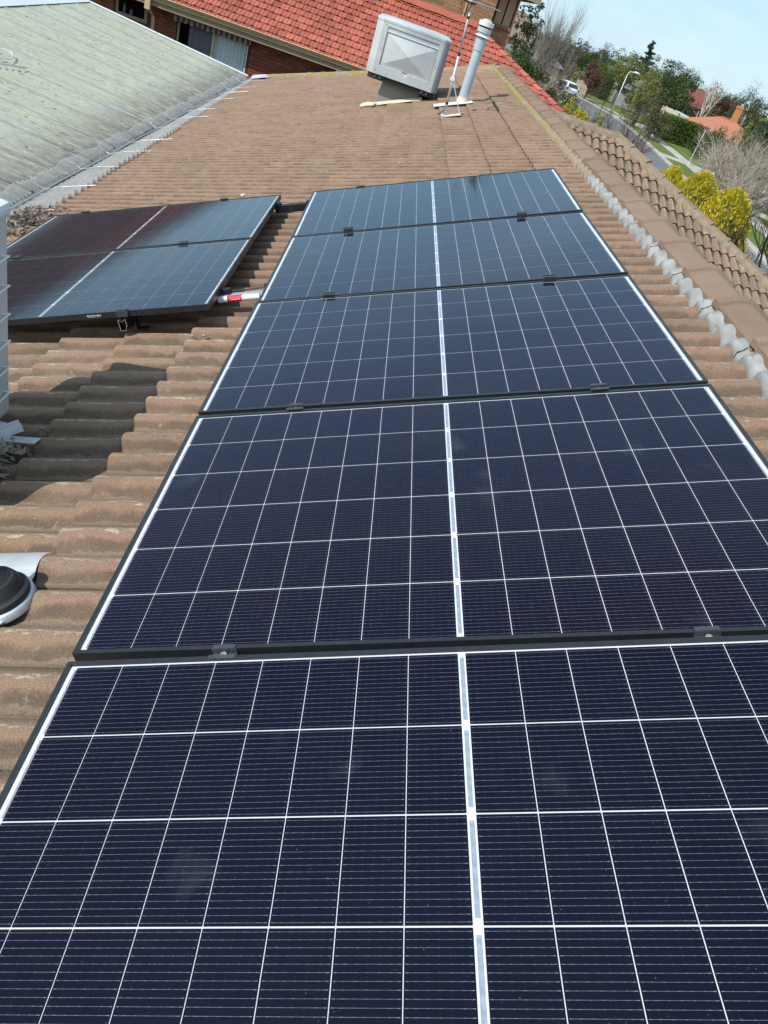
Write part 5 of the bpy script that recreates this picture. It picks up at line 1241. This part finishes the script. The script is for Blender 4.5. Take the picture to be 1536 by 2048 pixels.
for (x, y, h, lab, rad) in ((28.3, 68.4, 3.1, 'thin white garden stake standing in the far lawn', .035), (37.4, 97.5, 3.6, 'thin pale post in front of the white birch', .035)):
    m = MB(); m.tube([(0, 0, 0), (.03, 0, h)], [rad, rad * .8], 6); e_ = empty('garden_post', (x, y, GZ), lab, 'post'); m.build('stake', M_WHITE, e_); m = MB(); m.lathe([(rad * 1.3, 0), (rad * 1.3, .04), (0, .06)], 8, Matrix.Translation((.03, 0, h))); m.build('cap', M_WHITE, e_)
def paling_fence(x, y, rot, n, pw, h, mat, label):
    e_ = empty('paling_fence', M=Matrix.Translation((x, y, GZ)) @ Matrix.Rotation(rot, 4, 'Z'), label=label, cat='fence'); rr = random.Random(int(x * 10))
    m = MB(); m.bbox((-pw * 1.0, -.01, -0 + .1), (-pw + .04, .012, h + rr.uniform(0, .05)), .004); me = m.mesh('paling', mat); bpy.data.meshes.remove(me)
    m = MB(); m.bbox((-.42 * pw, -.012, .03), (.42 * pw, .012, h), .006); me = m.mesh('paling', mat)
    for i in range(n):
        o_ = link('paling', me, e_); o_.location = ((i - n / 2 + .5) * pw, 0, rr.uniform(-.03, .03)); o_.scale = (1, 1, rr.uniform(.97, 1.03))
    for z in (.3, h - .35):
        mm_ = MB(); mm_.box((-n * pw / 2, .02, z), (n * pw / 2, .06, z + .08)); mm_.build('rail', M_GREYWOOD, e_)
paling_fence(27.4, 120.5, R(-32), 11, .19, 1.75, M_FENCE, 'weathered paling fence panel beside the white hatchback')
paling_fence(36.2, 103.5, R(-10), 14, .20, 2.75, M_FENCEC, 'cream paling fence behind the long green hedge')
e = empty('garden_shed', (36.7, 97, GZ), 'low shed with a pale blue sheet roof behind the hedge', 'shed')
m = MB(); m.box((-1.6, -.8, 0), (1.7, 1.2, 2.2)); m.build('wall', M_WALLC, e)
m = MB(); m.add([(-1.8, -1, 2.72), (1.9, -1, 2.35), (1.9, 1.4, 2.55), (-1.8, 1.4, 2.92)], [(0, 1, 2, 3)]); m.add([(-1.8, -1, 2.72), (1.9, -1, 2.35), (1.9, -1, 2.15), (-1.8, -1, 2.2)], [(0, 1, 2, 3)]); m.build('roof', M_PBLUE, e)

def far_house(x, y, rot, w, d, wh, rh, wall, roof, label, gable=False, chimney=None, wins=2):
    e_ = empty('far_house', M=Matrix.Translation((x, y, GZ)) @ Matrix.Rotation(rot, 4, 'Z'), label=label, cat='house', group='houses along the street'); m = MB(); m.box((-w / 2, -d / 2, 0), (w / 2, d / 2, wh)); wo_ = m.build('wall', wall, e_)
    ov = .5; a, b = w / 2 + ov, d / 2 + ov; zr = wh + rh; i = 0 if gable else min(w, d) / 2 + ov; m = MB()
    base = [(-a, -b, wh - .1), (a, -b, wh - .1), (a, b, wh - .1), (-a, b, wh - .1)]
    if w >= d: top = [(-a + i, 0, zr), (a - i, 0, zr)]; fs = [(0, 1, 5, 4), (1, 2, 5), (2, 3, 4, 5), (3, 0, 4)]
    else: top = [(0, -b + i, zr), (0, b - i, zr)]; fs = [(0, 1, 4), (1, 2, 5, 4), (2, 3, 5), (3, 0, 4, 5)]
    m.add(base + top, fs + [(3, 2, 1, 0)]); rf_ = m.build('roof', roof, e_)
    # tile courses as real battens of shadow: shallow steps over the front slope
    m = MB(); cmesh = cap_mesh('ridge_cap', .16, .06, .5, roof); t0, t1 = Vector(top[0]), Vector(top[1]); dd = t1 - t0; n = max(2, int(dd.length / .5)); yv = dd.normalized(); xv = yv.cross(Vector((0, 0, 1))); 
    for q in range(n):
        o_ = link('ridge_cap', cmesh, rf_); o_.matrix_local = frame(t0 + dd * q / n + Vector((0, 0, .05)), xv, yv, Vector((0, 0, 1)))
    if chimney:
        cx, cy, cz, ch_ = chimney; m = MB(); m.bbox((cx - .42, cy - .3, cz - 1.2), (cx + .42, cy + .3, cz + ch_), .02); m.bbox((cx - .48, cy - .36, cz + ch_ - .28), (cx + .48, cy + .36, cz + ch_ - .12), .02); c_o = m.build('chimney', M_BRICKO, rf_)
        m = MB(); m.lathe([(.10, 0), (.12, .1), (.08, .25)], 10, Matrix.Translation((cx, cy, cz + ch_))); m.build('chimney_pot', M_WALLC, rf_)
    for k_ in range(wins):
        xx = -w / 2 + w * (k_ + 1) / (wins + 1); m = MB(); m.bbox((xx - .6, -d / 2 - .03, wh - 1.9), (xx + .6, -d / 2 + .02, wh - .7), .01); wv_ = m.build('window', M_CREAMD, e_); m = MB(); m.box((xx - .52, -d / 2 - .034, wh - 1.82), (xx + .52, -d / 2 - .03, wh - .78)); m.build('pane', M_CARG, wv_)
    return e_
far_house(39.4, 92.5, R(-38), 9.0, 7.0, 2.35, 1.65, M_BRICKO, M_ORTILE, 'orange tiled house with an orange brick chimney on the right', False, (.6, .3, 4.0, 1.6))
far_house(54.5, 152, R(-25), 9, 8, 3.0, 2.7, M_BRICK, M_REDFAR, 'dull red gabled house among trees left of the birch', True)
far_house(13.0, 104, R(-6), 11, 9, 4.2, 2.6, M_BRICKB, M_BRNFAR, 'large brown tiled house behind the upper storey of the red house', False)
far_house(13.6, 84, R(5), 5, 5, 3.4, 1.5, M_WALLC, M_SLATE, 'small mauve grey tiled house behind the leafy shrub', False)
far_house(38.5, 130, R(-10), 7, 6, 2.6, 1.6, M_WALLG, M_SLATE, 'grey walled house in shade behind the street lamp', False)

# ------------------------------------------------------------------ trees, shrubs and hedges
G1 = 'trees along the street and on the skyline'
bare('bare_tree', 12.9, 70, T_GREY, 'tall bare many stemmed tree against the sky beside the brick upper storey', 31, 11, 3.0, .085, 4, .48, 1.3, kids=(3, 4), ratio=.74, group=G1)
bare('twig_bush', 12.0, 60, T_PINK, 'pinkish bare twig bush below the tall bare tree', 32, 16, 1.9, .03, 3, .5, 1.0, 'shrub', kids=(3, 4), ratio=.7)
bare('twig_bush', 13.6, 66, T_GREY, 'grey tangled bare bush left of the white hatchback', 33, 14, 1.5, .03, 3, .75, .6, 'shrub', kids=(3, 4), ratio=.72)
tree('leafy_shrub', 6.6, 38.5, 4.9, 3.0, L_MID, 'tall leafy green shrub beside the corner of the brick upper storey', 41, 6500, .20, base=.0, lumps=8, cat='shrub', up=.4)
tree('leafy_shrub', 7.8, 42, 4.1, 3.2, L_DARK, 'dark green shrub right behind the red hip roof', 42, 5200, .18, base=.0, lumps=7, cat='shrub', up=.5)
tree('dark_conifer_tree', 11.0, 73, 7.6, 3.0, L_DARK, 'dark tree crown behind the bare tree above the brown roof', 43, 900, .35, group=G1)
o = tree('flowering_shrub', 9.7, 40, 4.2, 2.9, L_DARK, 'dark glossy shrub with cream flowers in front of the white hatchback', 44, 3200, .14, base=.05, lumps=8, cat='shrub')
rr = random.Random(9); m = MB()
for _ in range(60):
    d = rvec(rr); p = Vector((0, 0, 2.5)) + Vector((d.x * 1.0, d.y * 1.0, d.z * 1.1))
    for _ in range(5): t = rvec(rr); leaf_quad(m, p + t * .03, t, t.orthogonal().normalized(), .10, .07)
m.build('flowers', L_FLOWER, o, fix=False)
tree('yellow_shrub', 8.9, 32, 4.15, 2.2, L_YEL, 'bright yellow variegated shrub just behind the wing ridge', 45, 2600, .12, base=.05, lumps=8, cat='shrub')
bare('bare_shrub', 12.0, 36, T_BROWN, 'leafless brown shrub in front of the road below the street lamp', 46, 11, 2.1, .06, 4, .62, .5, 'shrub', kids=(2, 4), ratio=.68, thin=.70)
bare('bare_shrub', 13.8, 39, T_PINK, 'fine reddish twiggy shrub behind the wing hip', 47, 18, 1.5, .03, 3, .7, .4, 'shrub', kids=(3, 4), ratio=.7, thin=.75)
GC = 'golden conifers beyond the wing roof'
sprays('golden_conifer', 10.5, 16.6, 3.95, 2.1, L_GOLD, 'largest golden conifer, nearest to the bare dark tree', 51, 11000, GC)
sprays('golden_conifer', 10.15, 18.4, 3.95, 1.95, L_GOLD, 'middle golden conifer of the three behind the wing hip', 52, 9000, GC)
sprays('golden_conifer', 10.1, 20.9, 3.6, 1.7, L_GOLD, 'smallest and farthest golden conifer of the three', 53, 6500, GC)
bare('dark_bare_tree', 12.3, 15.2, T_DARK, 'dark bare garden tree at the right edge in front of the road', 54, 1, 1.6, .16, 5, .75, .35, kids=(3, 3), ratio=.76, lean=(-.1, 0, 0), group=G1, thin=.66)
TG = 'leafless thickets across the road'
for (x, y, mt_, lab, sd, st, L_) in ((24.3, 50, T_PALE, 'pale leafless thicket nearest the white garden stake', 55, 26, 1.9), (26.6, 51.5, T_PALE, 'tall pale leafless thicket below the orange tiled roof', 56, 30, 2.2), (29.2, 54, T_GREY, 'grey leafless thicket at the right edge below the dark green tree', 57, 30, 2.3),
                                  (22.9, 44, T_PALE, 'low pale thicket by the kerb nearest the golden conifers', 58, 20, 1.25), (25.6, 46.5, T_GREY, 'low grey thicket by the footpath at the right edge', 59, 24, 1.6), (27.6, 60, T_PALE, 'far pale thicket in front of the orange house wall', 60, 22, 1.9)):
    bare('twig_thicket', x, y, mt_, lab, sd, int(st * .62), L_, .05, 3, .9, .42, 'shrub', kids=(2, 4), ratio=.76, group=TG, thin=.78)
tree('olive_shrub', 29.5, 61, 4.0, 3.4, L_OLIVE, 'olive shrub under the orange tiled roof behind the thicket', 58, 1600, .22, base=.1, cat='shrub')
tree('olive_shrub', 36.2, 86.5, 3.1, 4.6, L_OLIVE, 'olive shrub in front of the orange house wall', 79, 1500, .24, base=.05, cat='shrub')
tree('olive_shrub', 33.2, 80, 2.9, 3.6, L_MID, 'low green shrub right of the clipped hedge end', 80, 1300, .22, base=.05, cat='shrub')
hedge('clipped_hedge', 34.4, 90.0, R(18), 6.6, 1.6, 2.55, L_HEDGE, 'long bright green clipped hedge across the road', 61, 5200, .16)
hedge('tall_hedge', 31.1, 130, R(-12), 2.9, 1.6, 3.0, L_OLIVE, 'wide tall clipped hedge block in shade beside the paling fence', 62, 2200, .18)
hedge('tall_hedge', 32.6, 127, R(-12), 1.5, 1.5, 3.1, L_MID, 'narrow tall clipped hedge block right of the wider one', 63, 1600, .18)
tree('green_tree', 33.6, 138, 4.9, 3.2, L_HEDGE, 'bright green small tree above the clipped hedge blocks', 64, 1200, .3, group=G1)
conifer('pine_tree', 54.0, 190, 11.2, 7.5, L_BLUE, 'dark spiky pine standing above the skyline', 65, 2600, .75, G1)
tree('pale_tree', 32.9, 120, 6.3, 4.2, L_YG, 'pale yellow green round tree behind the lamp arm', 66, 1800, .34, group=G1)
tree('pale_tree', 28.9, 92.5, 6.4, 3.6, L_YG, 'loose yellow green tree right of the street lamp', 67, 2000, .28, base=.1, group=G1)
tree('evergreen_tree', 36.6, 110, 7.2, 5.4, L_MID, 'big mid green evergreen right of the yellow green tree', 68, 2600, .36, base=.08, lumps=8, group=G1)
tree('evergreen_tree', 43.5, 128, 7.4, 5.5, L_DARK, 'dark evergreen at the skyline above the red gabled house', 69, 2000, .42, group=G1)
tree('olive_shrub', 28.6, 84, 3.9, 4.2, L_OLIVE, 'wide olive bush at the foot of the street lamp', 70, 2400, .24, base=.05, lumps=8, cat='shrub')
tree('grey_shrub', 38.9, 108, 3.8, 2.6, L_BLUE, 'grey green shrub left of the red gabled house', 71, 900, .28, base=.05, cat='shrub')
bare('birch_tree', 44.3, 115, T_BIRCH, 'white trunked bare birch leaning right over the orange roof', 72, 1, 3.2, .30, 4, .50, 1.0, kids=(3, 3), ratio=.78, lean=(.12, 0, 0), group=G1, thin=.62)
bare('birch_tree', 63.5, 150, T_BIRCH, 'smaller pale bare tree right of the orange chimney', 73, 3, 2.3, .20, 3, .55, .8, kids=(2, 4), ratio=.68, group=G1)
tree('rusty_tree', 51.0, 128, 6.6, 5.0, L_RUST, 'reddish brown tree behind the white birch', 74, 1800, .4, base=.1, group=G1)
tree('olive_tree', 58.0, 140, 6.4, 6.5, L_OLIVE, 'broad olive tree behind the orange chimney', 75, 2200, .45, base=.05, group=G1)
tree('olive_tree', 69.0, 156, 7.4, 6.5, L_OLIVE, 'rounded olive tree at the right end of the skyline', 76, 2200, .45, base=.05, group=G1)
tree('evergreen_tree', 31.0, 62.5, 6.0, 3.4, L_DARK, 'dark green tree at the right edge above the thicket', 77, 2000, .22, base=.1, group=G1)
tree('golden_tree', 33.4, 72, 5.0, 2.2, L_YG, 'golden green tree beside the right end of the orange roof', 78, 1000, .22, group=G1)
SKY = [(21.5, 118, 5.4, 5.0, L_OLIVE, 'olive brown tree behind the white hatchback', 81), (24.8, 128, 6.0, 5.2, L_RUST, 'brownish tree between the hatchback and the hedge blocks', 82), (28.8, 140, 6.6, 6.0, L_DARK, 'dark round tree above the wide hedge block', 83),
       (35.5, 155, 6.9, 6.0, L_DARK, 'dark round tree left of the pale round tree', 84), (41.0, 160, 7.4, 7.0, L_MID, 'mid green tree behind the lamp head', 85), (47.5, 168, 8.2, 8.0, L_DARK, 'dark broad tree at the left foot of the pine', 86),
       (61.0, 185, 8.4, 8.0, L_DARK, 'dark broad tree at the right foot of the pine', 87), (66.0, 190, 8.2, 8.5, L_MID, 'mid green skyline tree left of the birch top', 88), (75.0, 195, 8.0, 9.0, L_OLIVE, 'olive skyline tree behind the birch', 89),
       (84.0, 205, 8.2, 10., L_DARK, 'dark skyline tree behind the rounded olive tree', 90), (17.0, 112, 5.2, 4.5, L_MID, 'green tree left of the white hatchback behind the bare bush', 91), (44.5, 142, 6.6, 6.5, L_OLIVE, 'olive tree between the lamp and the red gabled house', 92),
       (40.5, 118, 6.0, 4.6, L_OLIVE, 'olive tree behind the big mid green evergreen', 93), (55.5, 166, 7.2, 7.0, L_RUST, 'rusty skyline tree behind the red gabled house', 94), (26.5, 112, 4.6, 3.2, L_RUST, 'small russet tree above the paling fence', 95), (94, 220, 8.6, 11, L_MID, 'farthest green skyline tree at the right edge', 96),
       (37.2, 99.5, 3.6, 3.0, L_DARK, 'dark bush behind the pale blue shed roof', 97), (42.0, 103, 4.0, 3.4, L_OLIVE, 'olive bush at the foot of the white birch', 98), (31.8, 104, 4.4, 3.4, L_DARK, 'dark bush between the lamp and the long hedge', 99), (34.8, 88, 1, 1, None, '', 0)]
for (x, y, h, w, mt_, lab, sd) in SKY:
    if mt_: tree('street_tree', x, y, h, w, mt_, lab, sd, 1700, .40 if h > 5 else .28, base=.06, lumps=7, group=G1)
bare('bare_tree', 36.0, 150, T_GREY, 'small bare treetop on the skyline above the pale round tree', 101, 2, 2.9, .09, 3, .45, 1.0, kids=(3, 4), group=G1)
bare('bare_tree', 25.4, 122, T_PINK, 'low bare brown tree above the paling fence', 102, 4, 1.8, .08, 3, .7, .5, kids=(3, 4), group=G1)
bare('bare_tree', 15.9, 84, T_PALE, 'thin bare pale branched tree beside the hatchback roof', 103, 2, 1.6, .06, 3, .6, .6, kids=(2, 3), group=G1)
bpy.context.view_layer.update()
